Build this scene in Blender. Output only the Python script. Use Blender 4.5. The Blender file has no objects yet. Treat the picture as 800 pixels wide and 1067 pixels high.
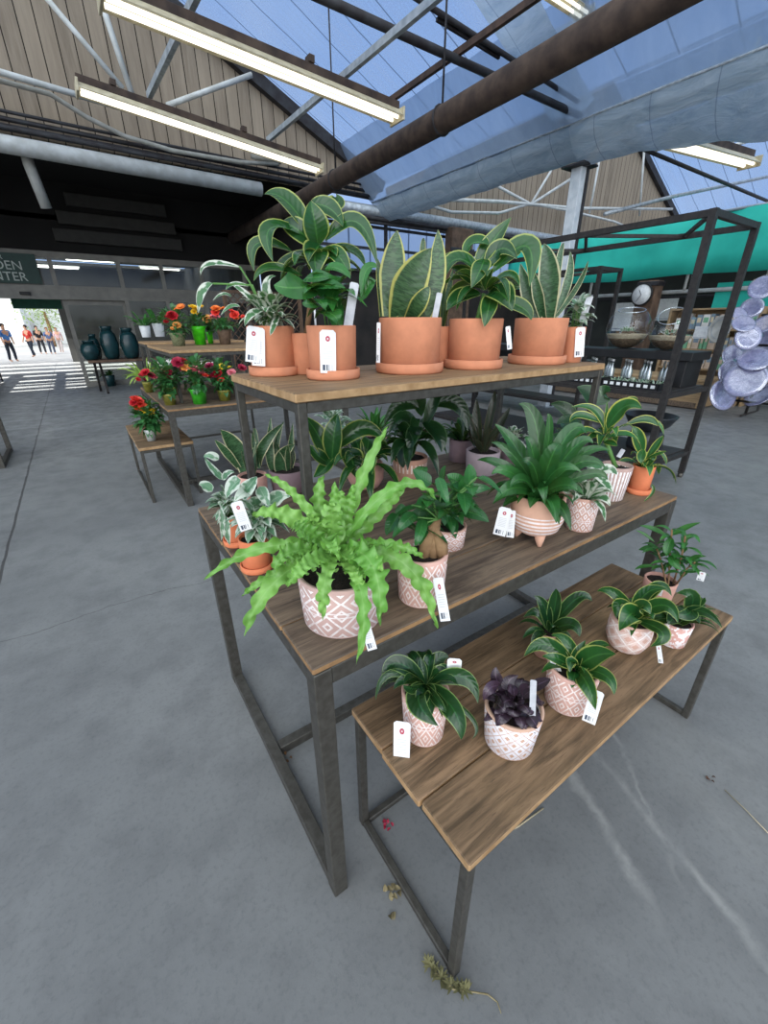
import bpy, bmesh, math, random
from mathutils import Vector, Matrix
V = Vector
D = bpy.data
SC = bpy.context.scene
COL = SC.collection
PI = math.pi

# ------------------------------------------------------------------ camera
F_PX = 434.63
RT = V((0.8216, -0.5700, -0.0040)); UP = V((0.2379, 0.3365, 0.9112)); FW = V((0.5180, 0.7496, -0.4120))
CAM = V((0, 0, 1.5))
cd = D.cameras.new('camera'); cam = D.objects.new('camera', cd); COL.objects.link(cam)
cd.sensor_fit = 'HORIZONTAL'; cd.sensor_width = 36; cd.lens = 36 * F_PX / 800
cd.clip_start = 0.05; cd.clip_end = 300
m3 = Matrix((RT, UP, -FW)).transposed()
cam.matrix_world = Matrix.Translation(CAM) @ m3.to_4x4()
SC.camera = cam

def ray(x, y): return FW + RT * ((x - 400) / F_PX) + UP * ((533.5 - y) / F_PX)
def at(x, y, ax, v):
    d = ray(x, y); i = 'XYZ'.index(ax)
    return CAM + d * ((v - CAM[i]) / d[i])
def onplane(x, y, P, n):
    d = ray(x, y); return CAM + d * ((P - CAM).dot(n) / d.dot(n))

# ------------------------------------------------------------------ objects
def obj(name, bm, mat, parent=None, smooth=False, loc=None):
    me = D.meshes.new(name); bm.normal_update(); bm.to_mesh(me); bm.free()
    if smooth:
        for p in me.polygons: p.use_smooth = True
    mats = mat if isinstance(mat, (list, tuple)) else [mat]
    for q in mats: me.materials.append(q)
    o = D.objects.new(name, me); COL.objects.link(o)
    if parent is not None: o.parent = parent
    if loc is not None: o.location = loc
    return o
def tag(o, label=None, cat=None, group=None, kind=None):
    if label: o['label'] = label
    if cat: o['category'] = cat
    if group: o['group'] = group
    if kind: o['kind'] = kind
    return o
def thing(name, label, cat, loc=(0, 0, 0), rz=0, group=None):
    o = D.objects.new(name, None); COL.objects.link(o); o.empty_display_size = .1
    o.location = loc; o.rotation_euler = (0, 0, rz)
    return tag(o, label, cat, group)
def struct(name, bm, mat, smooth=False, label=None):
    o = obj(name, bm, mat, None, smooth); o['kind'] = 'structure'
    if label: o['label'] = label
    return o
def copy_tree(o, parent=None):
    c = o.copy(); COL.objects.link(c)
    if parent is not None: c.parent = parent
    for ch in list(o.children): copy_tree(ch, c)
    return c

# ------------------------------------------------------------------ mesh helpers
def B(): return bmesh.new()
def box(bm, x0, x1, y0, y1, z0, z1, mi=0):
    v = [bm.verts.new((x, y, z)) for z in (z0, z1) for y in (y0, y1) for x in (x0, x1)]
    for f in ((0, 2, 3, 1), (4, 5, 7, 6), (0, 1, 5, 4), (2, 6, 7, 3), (0, 4, 6, 2), (1, 3, 7, 5)):
        fc = bm.faces.new([v[i] for i in f]); fc.material_index = mi
    return bm
def bbox(x0, x1, y0, y1, z0, z1, bev=.003):
    bm = box(B(), x0, x1, y0, y1, z0, z1)
    bmesh.ops.bevel(bm, geom=bm.edges[:], offset=bev, segments=1, affect='EDGES')
    return bm
def frame_of(d):
    d = d.normalized(); h = V((0, 0, 1)) if abs(d.z) < .95 else V((0, 1, 0))
    s = d.cross(h).normalized(); return s, s.cross(d).normalized()
def bar(bm, a, b, w, h=None, mi=0):
    """square bar from a to b"""
    a = V(a); b = V(b); h = h or w; s, n = frame_of(b - a)
    r = []
    for p in (a, b):
        r.append([bm.verts.new(p + s * (i * w / 2) + n * (j * h / 2)) for i, j in ((-1, -1), (1, -1), (1, 1), (-1, 1))])
    for k in range(4):
        f = bm.faces.new((r[0][k], r[0][(k + 1) % 4], r[1][(k + 1) % 4], r[1][k])); f.material_index = mi
    bm.faces.new(r[0][::-1]).material_index = mi; bm.faces.new(r[1]).material_index = mi
    return bm
def tube(bm, pts, rad, seg=10, cap=True, mi=0):
    pts = [V(p) for p in pts]; n = len(pts)
    rr = rad if isinstance(rad, (list, tuple)) else [rad] * n
    rings = []; s = None
    for i, p in enumerate(pts):
        d = (pts[min(i + 1, n - 1)] - pts[max(i - 1, 0)])
        if s is None: s, _ = frame_of(d)
        d = d.normalized(); s = (s - d * s.dot(d)).normalized(); t = s.cross(d)
        rings.append([bm.verts.new(p + (s * math.cos(2 * PI * k / seg) + t * math.sin(2 * PI * k / seg)) * rr[i]) for k in range(seg)])
    for a, b in zip(rings, rings[1:]):
        for k in range(seg):
            f = bm.faces.new((a[k], a[(k + 1) % seg], b[(k + 1) % seg], b[k])); f.material_index = mi; f.smooth = True
    if cap:
        bm.faces.new(rings[0][::-1]).material_index = mi; bm.faces.new(rings[-1]).material_index = mi
    return bm
def lathe(bm, prof, seg=40, c=(0, 0, 0), mi=0, vr=None):
    """prof: list of (r, z); UV u = angle, v = (z - z0)/(z1 - z0)"""
    uv = bm.loops.layers.uv.verify(); c = V(c)
    z0, z1 = vr or (min(p[1] for p in prof), max(p[1] for p in prof)); zr = max(z1 - z0, 1e-6)
    rings = []
    for r, z in prof:
        if r < 1e-5: rings.append([bm.verts.new(c + V((0, 0, z)))])
        else: rings.append([bm.verts.new(c + V((r * math.cos(2 * PI * k / seg), r * math.sin(2 * PI * k / seg), z))) for k in range(seg)])
    for i in range(len(rings) - 1):
        a, b = rings[i], rings[i + 1]
        for k in range(seg):
            k2 = (k + 1) % seg
            if len(a) == 1 and len(b) == 1: continue
            if len(a) == 1: vs = [a[0], b[k2], b[k]]; us = [(k + .5, i), (k + 1, i + 1), (k, i + 1)]
            elif len(b) == 1: vs = [a[k], a[k2], b[0]]; us = [(k, i), (k + 1, i), (k + .5, i + 1)]
            else: vs = [a[k], a[k2], b[k2], b[k]]; us = [(k, i), (k + 1, i), (k + 1, i + 1), (k, i + 1)]
            f = bm.faces.new(vs); f.material_index = mi; f.smooth = True
            for l, (uu, ii) in zip(f.loops, us): l[uv].uv = (uu / seg, (prof[ii][1] - z0) / zr)
    return bm
def blob(bm, c, r, rng=None, amp=0, sub=2, sc=(1, 1, 1), mi=0):
    g = bmesh.ops.create_icosphere(bm, subdivisions=sub, radius=1)
    for v in g['verts']:
        k = 1 + (rng.uniform(-amp, amp) if rng else 0)
        v.co = V(c) + V((v.co.x * sc[0], v.co.y * sc[1], v.co.z * sc[2])) * (r * k)
    for v in g['verts']:
        for f in v.link_faces: f.smooth = True; f.material_index = mi
    return bm

SHAPES = {
    'lance': lambda t: (math.sin(PI * min(1, t ** .8)) ** .85) if t < 1 else 0,
    'ovate': lambda t: (math.sin(PI * t ** .6)) ** .75 if 0 < t < 1 else 0,
    'strap': lambda t: min(1, .35 + 3 * t) * (1 - t ** 5) ** .7,
    'snake': lambda t: min(1, .55 + 1.0 * t) * (max(0, 1 - t ** 3.2)) ** .9,
    'fern': lambda t: min(1, .3 + 2.6 * t) * (1 - t ** 3) ** .8,
    'petal': lambda t: min(1, .4 + 1.5 * t) * (max(0, 1 - t ** 4)) ** .6,
}
def leaf(bm, p0, p1, p2, w, shape='lance', fold=.25, wave=0, freq=22, ns=10, nc=4, roll=0, face=None, mi=0, curl=0):
    """blade along the curve p0 -> p1 (half way) -> p2, width w; fold lifts the edges, wave ruffles them"""
    p0, p1, p2 = V(p0), V(p1), V(p2); c = 2 * p1 - .5 * (p0 + p2)
    uv = bm.loops.layers.uv.verify(); sh = SHAPES[shape]
    hd = V((p2.x - p0.x, p2.y - p0.y, 0))
    if face is not None: side0 = None
    elif hd.length < 1e-4: side0 = V((1, 0, 0))
    else: side0 = V((-hd.y, hd.x, 0)).normalized()
    rows = []; ph = (p0.x * 91 + p2.z * 57) % 6.28
    for i in range(ns + 1):
        t = i / ns
        p = (1 - t) ** 2 * p0 + 2 * t * (1 - t) * c + t * t * p2
        d = (2 * (1 - t) * (c - p0) + 2 * t * (p2 - c))
        d = d.normalized() if d.length > 1e-7 else V((0, 0, 1))
        s = d.cross(V(face)) if face is not None else side0
        s = s - d * s.dot(d)
        s = s.normalized() if s.length > 1e-5 else V((1, 0, 0))
        n = s.cross(d)
        if n.z < 0 and face is None: n = -n
        if roll: s, n = s * math.cos(roll) + n * math.sin(roll), n * math.cos(roll) - s * math.sin(roll)
        hw = max(w * .5 * sh(t), w * .012)
        row = []; fq = freq * (.8 + .4 * ((ph * 7.7) % 1)) ; w2 = 1 + .5 * math.sin(fq * .37 * t + ph * 3)
        for j in range(nc + 1):
            q = -1 + 2 * j / nc
            off = fold * abs(q) ** 1.3 * hw
            if wave: off += wave * w2 * w * abs(q) ** 1.5 * math.sin(fq * t + ph + (PI * .6 if q > 0 else 0)); hq = hw * (1 + .22 * w2 * math.sin(fq * 1.0 * t + ph + 1 + (2 if q > 0 else 0)) * abs(q) ** 2)
            else: hq = hw
            if curl: off -= curl * w * q * q * t
            row.append(bm.verts.new(p + s * (q * hq) + n * off))
        rows.append(row)
    for i in range(ns):
        for j in range(nc):
            f = bm.faces.new((rows[i][j], rows[i][j + 1], rows[i + 1][j + 1], rows[i + 1][j]))
            f.smooth = True; f.material_index = mi
            for l, (a, b) in zip(f.loops, ((i, j), (i, j + 1), (i + 1, j + 1), (i + 1, j))): l[uv].uv = (b / nc, a / ns)

# ------------------------------------------------------------------ materials
def lin(c):
    if isinstance(c, str): c = [int(c[i:i + 2], 16) for i in (0, 2, 4)]
    return tuple(((v / 255) / 12.92 if v / 255 <= .04045 else ((v / 255 + .055) / 1.055) ** 2.4) for v in c) + (1,)
class N:
    """small node-tree writer"""
    def __init__(s, name):
        s.m = D.materials.new(name); s.m.use_nodes = True; s.t = s.m.node_tree; s.t.nodes.clear()
        s.out = s.t.nodes.new('ShaderNodeOutputMaterial')
    def n(s, typ, **kw):
        x = s.t.nodes.new('ShaderNode' + typ)
        for k, v in kw.items(): setattr(x, k, v)
        return x
    def set(s, sock, v):
        if hasattr(v, 'links'): s.t.links.new(v, sock)
        else: sock.default_value = v
    def math(s, op, a, b=0, c=0):
        x = s.n('Math', operation=op); s.set(x.inputs[0], a); s.set(x.inputs[1], b); s.set(x.inputs[2], c); return x.outputs[0]
    def mix(s, f, a, b):
        x = s.n('Mix', data_type='RGBA'); s.set(x.inputs[0], f); s.set(x.inputs[6], a); s.set(x.inputs[7], b); return x.outputs[2]
    def noise(s, scale, vec=None, detail=4, rough=.55, dist=0):
        x = s.n('TexNoise'); x.inputs['Scale'].default_value = scale; x.inputs['Detail'].default_value = detail
        x.inputs['Roughness'].default_value = rough; x.inputs['Distortion'].default_value = dist
        if vec is not None: s.set(x.inputs['Vector'], vec)
        return x.outputs[0]
    def ramp(s, f, a, b):
        x = s.n('MapRange'); s.set(x.inputs[0], f); x.inputs[1].default_value = a; x.inputs[2].default_value = b; return x.outputs[0]
    def coord(s, k='Object', scale=None):
        c = s.n('TexCoord').outputs[k]
        if scale:
            mp = s.n('Mapping'); mp.inputs['Scale'].default_value = scale; s.set(mp.inputs['Vector'], c); c = mp.outputs[0]
        return c
    def xyz(s, v): x = s.n('SeparateXYZ'); s.set(x.inputs[0], v); return x.outputs
    def bsdf(s, col, rough=.6, metal=0, bump=None, bs=.3, bd=.01, spec=.5, **kw):
        x = s.n('BsdfPrincipled'); s.set(x.inputs['Base Color'], col); s.set(x.inputs['Roughness'], rough)
        x.inputs['Metallic'].default_value = metal; x.inputs['Specular IOR Level'].default_value = spec
        for k, v in kw.items(): s.set(x.inputs[k.replace('_', ' ')], v)
        if bump is not None:
            b = s.n('Bump'); b.inputs['Strength'].default_value = bs; b.inputs['Distance'].default_value = bd
            s.set(b.inputs['Height'], bump); s.t.links.new(b.outputs[0], x.inputs['Normal'])
        return x.outputs[0]
    def done(s, sh): s.t.links.new(sh, s.out.inputs[0]); return s.m
def plain(name, c, c2=None, rough=.6, metal=0, scale=8, bump=0, spec=.4, **kw):
    k = N(name); a = lin(c); b = lin(c2) if c2 else tuple(x * .8 for x in a[:3]) + (1,)
    nz = k.noise(scale, k.coord())
    return k.done(k.bsdf(k.mix(k.ramp(nz, .35, .65), a, b), rough, metal, bump=nz if bump else None, bs=bump, spec=spec, **kw))
def leafmat(name, c1, c2, edge=None, ew=.12, mid=None, band=None, white=None, rough=.38, trans=.25, gloss=.5):
    k = N(name); uv = k.xyz(k.n('UVMap').outputs[0]); s = k.math('ABSOLUTE', k.math('MULTIPLY_ADD', uv[0], 2, -1))
    rnd = k.n('NewGeometry').outputs['Random Per Island']
    col = k.mix(rnd, lin(c1), lin(c2)); oc = k.coord()
    # side veins
    vein = k.math('SINE', k.math('ADD', k.math('MULTIPLY', uv[1], 60), k.math('MULTIPLY', s, -9)))
    col = k.mix(k.math('MULTIPLY', k.ramp(vein, .3, 1), .07), col, lin(c2))
    dk_ = lin(c1); col = k.mix(k.math('MULTIPLY', k.ramp(k.noise(14, oc, 3), .45, .7), .55), col, tuple(x * .55 for x in dk_[:3]) + (1,))
    if band:
        nz = k.noise(9, k.math('MULTIPLY', uv[0], .8)); 
        cv = k.n('CombineXYZ'); k.set(cv.inputs[0], k.math('MULTIPLY', uv[0], 2.5)); k.set(cv.inputs[1], k.math('MULTIPLY', uv[1], 38)); k.set(cv.inputs[2], k.math('MULTIPLY', rnd, 50))
        col = k.mix(k.ramp(k.noise(1.0, cv.outputs[0], 3, .6, .8), .46, .56), col, lin(band))
    if white:
        nz = k.noise(38, oc, 2); 
        f = k.ramp(k.math('ADD', k.math('MULTIPLY', s, .28), nz), .60, .70); col = k.mix(f, col, lin(white))
    if mid: col = k.mix(k.math('MULTIPLY', k.ramp(s, .10, .02), .5), col, lin(mid))
    if edge:
        e = k.math('ADD', s, k.math('MULTIPLY', k.noise(30, oc, 2), .12)); col = k.mix(k.ramp(e, 1.04 - ew - .05, 1.04 - ew + .03), col, lin(edge))
    col = k.mix(.24, col, (0, 0, 0, 1)); rough = max(.2, rough - .07)
    p = k.bsdf(col, rough, spec=gloss, bump=vein, bs=.12, bd=.002)
    tr = k.n('BsdfTranslucent'); k.set(tr.inputs[0], k.mix(.5, col, lin('9fc04a')))
    mx = k.n('MixShader'); mx.inputs[0].default_value = trans * .7; k.t.links.new(p, mx.inputs[1]); k.t.links.new(tr.outputs[0], mx.inputs[2])
    return k.done(mx.outputs[0])

def potmat(name, base, lines, style, nu=10, nv=2, k1=2.0, rough=.75):
    k = N(name); uv = k.xyz(k.n('UVMap').outputs[0]); u, v = uv[0], uv[1]
    nz = k.noise(22, k.coord()); nf = k.noise(60, k.coord())
    bc = k.mix(k.ramp(nz, .3, .7), lin(base), tuple(x * .82 for x in lin(base)[:3]) + (1,))
    def tri(x, n): return k.math('ABSOLUTE', k.math('MULTIPLY_ADD', k.math('FRACT', k.math('MULTIPLY', x, n)), 2, -1))
    if style in ('diamond', 'waffle', 'mosaic'):
        d = k.math('ADD', tri(u, nu), tri(v, nv))
        if style == 'diamond':
            f = k.math('FRACT', k.math('MULTIPLY', d, k1)); m = k.math('LESS_THAN', k.math('ABSOLUTE', k.math('SUBTRACT', f, .5)), .17)
            row = tri(k.math('ADD', v, .5 / nv), nv)
            m = k.math('MAXIMUM', m, k.math('LESS_THAN', k.math('ABSOLUTE', k.math('SUBTRACT', row, .16)), .05))
        elif style == 'waffle':
            m = k.math('LESS_THAN', k.math('ABSOLUTE', k.math('SUBTRACT', d, 1)), .62); m = k.math('MULTIPLY', m, k.math('GREATER_THAN', k.math('ABSOLUTE', k.math('SUBTRACT', d, 1)), .07))
        else:
            dd = k.math('ABSOLUTE', k.math('SUBTRACT', d, 1)); m = k.math('LESS_THAN', dd, .55)
            ck = k.math('LESS_THAN', k.math('FRACT', k.math('MULTIPLY', k.math('ADD', u, v), 34)), .45); m = k.math('MULTIPLY', m, k.math('MAXIMUM', ck, k.math('LESS_THAN', dd, .12)))
        m = k.math('MULTIPLY', m, k.math('LESS_THAN', v, .93)); m = k.math('MULTIPLY', m, k.math('GREATER_THAN', v, .04))
    elif style == 'hbands':
        m = k.math('LESS_THAN', k.math('FRACT', k.math('MULTIPLY', v, 12.5)), .5)
        m = k.math('MULTIPLY', m, k.math('MULTIPLY', k.math('LESS_THAN', v, .665), k.math('GREATER_THAN', v, .24)))
    elif style == 'vribs':
        m = k.math('LESS_THAN', k.math('FRACT', k.math('MULTIPLY', u, nu)), .5); m = k.math('MULTIPLY', m, k.math('LESS_THAN', v, .9))
    elif style == 'vdash':
        m = k.math('LESS_THAN', k.math('FRACT', k.math('MULTIPLY', u, nu)), .4)
        m = k.math('MULTIPLY', m, k.math('MULTIPLY', k.math('LESS_THAN', v, .8), k.math('GREATER_THAN', v, .45)))
    elif style == 'speck':
        m = k.ramp(nf, .47, .53)
    else: m = k.ramp(k.noise(6, k.coord()), .6, .8); m = k.math('MULTIPLY', m, .35)
    wash = k.math('MULTIPLY', m, k.ramp(nf, .15, .5)) if style != 'plain' else m
    col = k.mix(wash, bc, lin(lines))
    return k.done(k.bsdf(col, rough, spec=.25, bump=wash, bs=.25 if style != 'plain' else .05, bd=.003))

def woodmat(name, dark, mid, light, axis=0, scale=1.0):
    k = N(name); s = [14, 14, 14]; s[axis] = 1.2
    g = k.noise(3.2 * scale, k.coord('Object', tuple(s)), 6, .65, .6); g2 = k.noise(2.2 * scale, k.coord(), 3); g3 = k.noise(11 * scale, k.coord('Object', tuple(x * 1.6 for x in s)), 3)
    rnd = k.n('NewGeometry').outputs['Random Per Island']
    c = k.mix(k.ramp(g, .36, .62), lin(dark), lin(mid)); c = k.mix(k.math('MULTIPLY', k.ramp(g2, .5, .75), .55), c, lin(light))
    c = k.mix(k.math('MULTIPLY', rnd, .3), c, lin(dark)); c = k.mix(k.math('MULTIPLY', k.ramp(g3, .62, .72), .5), c, lin('2c2420'))
    return k.done(k.bsdf(c, .62, spec=.3, bump=g, bs=.25, bd=.004))
def edgewood(name, a, b): return plain(name, a, b, .6, scale=30)
def glassmat(name, tint=(1, 1, 1, 1), alpha=.12, rough=.05):
    k = N(name); g = k.n('BsdfGlossy'); g.inputs['Roughness'].default_value = rough; g.inputs['Color'].default_value = (.9, .93, .95, 1)
    t = k.n('BsdfTransparent'); t.inputs[0].default_value = tint
    fr = k.n('LayerWeight'); fr.inputs[0].default_value = .25
    f = k.math('MULTIPLY_ADD', k.math('POWER', fr.outputs['Facing'], 2), .45, alpha)
    mx = k.n('MixShader'); k.set(mx.inputs[0], f); k.t.links.new(t.outputs[0], mx.inputs[1]); k.t.links.new(g.outputs[0], mx.inputs[2])
    return k.done(mx.outputs[0])

M = {}
M['steel'] = plain('dark_steel', '5a5852', '4a4741', .5, .55, 40, .05)
M['steel_black'] = plain('black_steel', '3a3735', '2d2b2a', .55, .4, 30, .05)
M['board_x'] = woodmat('weathered_boards', '453b33', '7d6c5a', '957d60', 0)
M['board_bench'] = woodmat('bench_boards', '50412f', '8c7257', 'a98a64', 0)
M['board_riser'] = woodmat('riser_boards', '6b5640', '967a5a', 'b09472', 0)
M['soil'] = plain('potting_soil', '2a201a', '120d0a', .95, 0, 120, .6)
M['terra'] = potmat('terracotta', 'cd8866', 'e6b198', 'plain')
M['terra2'] = potmat('orange_terracotta', 'dc8058', 'e8a480', 'plain')
M['white_plastic'] = plain('white_plastic', 'e4e6e4', 'd2d4d4', .4, 0, 20)
M['white_paint'] = plain('white_paint', 'c9ccca', 'b2b4b0', .5, 0, 6)
M['galv'] = plain('galvanised_steel', 'b4bcc2', '8f989f', .45, .35, 12)
M['rust'] = plain('rusty_pipe', '51433a', '352b27', .75, .2, 6, .2)
M['darkpipe'] = plain('dark_pipe', '3c3d40', '2a2628', .6, .3, 6)
M['black'] = plain('black_paint', '1d1d1e', '131313', .5, 0, 8)
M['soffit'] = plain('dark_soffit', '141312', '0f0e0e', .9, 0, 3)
M['tube'] = None
M['edge'] = plain('cut_board_edge', 'b5946c', '967650', .6, scale=25)
M['edge_dark'] = plain('weathered_board_edge', 'a07c54', '7d6042', .65, scale=25)
# ================================================================== sky and light
SKY, LOBE, LOBE_S = 1.15, (-.55, -.55, .55), 3.7
w = D.worlds.new('sky'); SC.world = w; w.use_nodes = True; nt = w.node_tree; nt.nodes.clear()
wo = nt.nodes.new('ShaderNodeOutputWorld'); bg = nt.nodes.new('ShaderNodeBackground'); tc = nt.nodes.new('ShaderNodeTexCoord')
sx = nt.nodes.new('ShaderNodeSeparateXYZ'); rp = nt.nodes.new('ShaderNodeValToRGB')
nt.links.new(tc.outputs['Generated'], sx.inputs[0]); nt.links.new(sx.outputs[2], rp.inputs[0]); nzw = nt.nodes.new('ShaderNodeTexNoise'); nzw.inputs['Scale'].default_value = 2.4; nzw.inputs['Detail'].default_value = 6; nt.links.new(tc.outputs['Generated'], nzw.inputs['Vector']); mrw = nt.nodes.new('ShaderNodeMapRange'); mrw.inputs[1].default_value = .46; mrw.inputs[2].default_value = .72; mrw.inputs[4].default_value = .55; nt.links.new(nzw.outputs[0], mrw.inputs[0])
mxw = nt.nodes.new('ShaderNodeMix'); mxw.data_type = 'RGBA'; mxw.inputs[7].default_value = (.72, .80, .92, 1); nt.links.new(mrw.outputs[0], mxw.inputs[0]); nt.links.new(rp.outputs[0], mxw.inputs[6]); nt.links.new(mxw.outputs[2], bg.inputs[0]); nt.links.new(bg.outputs[0], wo.inputs[0])
els = rp.color_ramp.elements
els[0].position = 0.0; els[0].color = (.30, .32, .34, 1)
els[1].position = 1.0; els[1].color = (1.0, .98, .94, 1)
for p_, c_ in ((.03, (.80, .85, .92, 1)), (.10, (.27, .42, .74, 1)), (.48, (.22, .36, .68, 1)), (.68, (.95, .94, .92, 1))):
    e = els.new(p_); e.color = c_
bg.inputs[1].default_value = SKY
# broad bright lobe added to the sky behind the viewer to light the pots
dt = nt.nodes.new('ShaderNodeVectorMath'); dt.operation = 'DOT_PRODUCT'; dt.inputs[1].default_value = tuple(V(LOBE).normalized())
nt.links.new(tc.outputs['Generated'], dt.inputs[0])
mr = nt.nodes.new('ShaderNodeMapRange'); mr.interpolation_type = 'SMOOTHSTEP'; mr.inputs[1].default_value = .55; mr.inputs[2].default_value = .97; nt.links.new(dt.outputs['Value'], mr.inputs[0])
bg2 = nt.nodes.new('ShaderNodeBackground'); bg2.inputs[0].default_value = (1, .98, .94, 1); mm = nt.nodes.new('ShaderNodeMath'); mm.operation = 'MULTIPLY'; mm.inputs[1].default_value = LOBE_S
nt.links.new(mr.outputs[0], mm.inputs[0]); nt.links.new(mm.outputs[0], bg2.inputs[1])
ad = nt.nodes.new('ShaderNodeAddShader'); nt.links.new(bg.outputs[0], ad.inputs[0]); nt.links.new(bg2.outputs[0], ad.inputs[1]); nt.links.new(ad.outputs[0], wo.inputs[0])
SC.view_settings.view_transform = 'Standard'; SC.view_settings.look = 'None'
SC.view_settings.exposure = 0.1; SC.view_settings.gamma = 1; SC.view_settings.use_curve_mapping = False

YG = 10.5     # front plane of the wooden gables
YS = 13.8     # shop front
def roof_z(x):
    if x < -1: return 8.3 - .44 * (-1 - x)
    if x < 7.3: return 8.3 - .443 * (x + 1)
    if x < 16: return 4.63 + .445 * (x - 7.3)
    return 8.5 - .445 * (x - 16)

# ------------------------------------------------------------------ floor
k = N('concrete'); oc = k.coord(); X = k.xyz(oc)
n1 = k.noise(.55, oc, 5, .6); n2 = k.noise(5, oc, 6, .65); n3 = k.noise(60, oc, 3, .7); st = k.noise(1.1, k.coord('Object', (1.0, .35, 1)), 6, .7, 1.2)
c = k.mix(k.ramp(n1, .35, .65), lin('6b6d6d'), lin('808281')); c = k.mix(k.math('MULTIPLY', k.ramp(n2, .45, .7), .5), c, lin('58595a'))
c = k.mix(k.math('MULTIPLY', k.ramp(n3, .5, .75), .35), c, lin('4b4d4e')); c = k.mix(k.math('MULTIPLY', k.ramp(st, .58, .72), .32), c, lin('8e8f8b'))
wob = k.math('MULTIPLY', k.math('SUBTRACT', k.noise(2.5, oc, 4), .5), .03)
jx = k.math('LESS_THAN', k.math('ABSOLUTE', k.math('ADD', k.math('ADD', X[0], .75), wob)), .009)
jx2 = k.math('LESS_THAN', k.math('ABSOLUTE', k.math('ADD', X[1], -8.6)), .012)
vo = k.n('TexVoronoi', feature='DISTANCE_TO_EDGE'); vo.inputs['Scale'].default_value = .19
mp = k.n('MixRGB'); nzv = k.n('TexNoise'); nzv.inputs['Scale'].default_value = 1.4; nzv.inputs['Detail'].default_value = 6; k.set(nzv.inputs['Vector'], oc)
va = k.n('VectorMath', operation='MULTIPLY_ADD'); k.set(va.inputs[0], nzv.outputs['Color']); va.inputs[1].default_value = (1.2, 1.2, 0); k.set(va.inputs[2], oc); k.set(vo.inputs['Vector'], va.outputs[0])
def linedist(p, q, wob_, nsc):
    p, q = at(p[0], p[1], 'Z', 0), at(q[0], q[1], 'Z', 0); d = (q - p).normalized()
    e = k.math('ADD', k.math('MULTIPLY', k.math('SUBTRACT', X[0], p.x), -d.y), k.math('MULTIPLY', k.math('SUBTRACT', X[1], p.y), d.x))
    t_ = k.math('ADD', k.math('MULTIPLY', k.math('SUBTRACT', X[0], p.x), d.x), k.math('MULTIPLY', k.math('SUBTRACT', X[1], p.y), d.y))
    e = k.math('ADD', e, k.math('MULTIPLY', k.math('SUBTRACT', k.noise(nsc, oc, 5, .6), .5), wob_))
    L_ = (q - p).length
    return k.math('ABSOLUTE', e), k.math('MULTIPLY', k.ramp(t_, -.1, .1), k.ramp(t_, L_ + .1, L_ - .1))
e1, m1 = linedist((-40, 680), (235, 598), .22, 2.2); crk = k.math('MULTIPLY', k.math('LESS_THAN', e1, .0035), m1)
e2, m2 = linedist((600, 760), (830, 1040), .10, 4); e3, m3 = linedist((625, 730), (700, 900), .12, 5); e4, m4 = linedist((560, 740), (680, 950), .14, 6)
pal = k.math('MAXIMUM', k.math('MULTIPLY', k.ramp(e2, .022, .004), m2), k.math('MAXIMUM', k.math('MULTIPLY', k.ramp(e3, .012, .002), m3), k.math('MULTIPLY', k.ramp(e4, .03, .004), m4)))
c = k.mix(k.math('MULTIPLY', k.math('MULTIPLY', pal, k.ramp(n2, .38, .6)), .5), c, lin('a2a39f'))
cr = k.math('MULTIPLY', crk, .55)
c = k.mix(k.math('MAXIMUM', k.math('MULTIPLY', k.math('MAXIMUM', jx, jx2), .75), cr), c, lin('333231'))
concrete = k.done(k.bsdf(c, k.ramp(n2, -.3, 1.4), spec=.35, bump=k.math('ADD', n3, n2), bs=.12, bd=.004))
struct('floor', box(B(), -16, 26, -9, 24, -.1, 0), concrete)
struct('floor_outside', box(B(), -40, 40, 24, 80, -.12, -.01), plain('pale_paving', 'c9cac8', 'b7b8b8', .8, scale=1))

# ------------------------------------------------------------------ greenhouse roof: ribbed translucent sheet
k = N('roof_sheet'); oc = k.coord(); X = k.xyz(oc)
yy = k.math('ADD', X[1], k.math('MULTIPLY', k.noise(.8, oc, 2), .10))
seam = k.math('LESS_THAN', k.math('FRACT', k.math('MULTIPLY', yy, 1.55)), .035)
rib = k.noise(1.0, k.coord('Object', (.35, 4.5, .35)), 4, .6); mesh_ = k.noise(45, oc, 2)
f = k.math('MULTIPLY_ADD', k.ramp(rib, .35, .7), .30, .22); f = k.math('ADD', f, k.math('MULTIPLY', k.ramp(mesh_, .4, .6), .10)); f = k.math('MAXIMUM', f, k.math('MULTIPLY', seam, .8))
tr = k.n('BsdfTransparent'); tr.inputs[0].default_value = (.80, .86, .90, 1)
tl = k.n('BsdfTranslucent'); k.set(tl.inputs[0], k.mix(seam, (.22, .30, .45, 1), (.06, .09, .15, 1)))
mx = k.n('MixShader'); k.set(mx.inputs[0], f); k.t.links.new(tr.outputs[0], mx.inputs[1]); k.t.links.new(tl.outputs[0], mx.inputs[2])
roofm = k.done(mx.outputs[0])
bm = B()
xs = [-9.5, -1, 7.3, 16, 24.7]
for a, b in zip(xs, xs[1:]):
    v = [bm.verts.new((x, y, roof_z(x) if x < 24 else 4.63)) for x, y in ((a, -6), (b, -6), (b, YG), (a, YG))]
    bm.faces.new(v)
bmesh.ops.remove_doubles(bm, verts=bm.verts[:], dist=.01)
struct('ceiling', bm, roofm)

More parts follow.
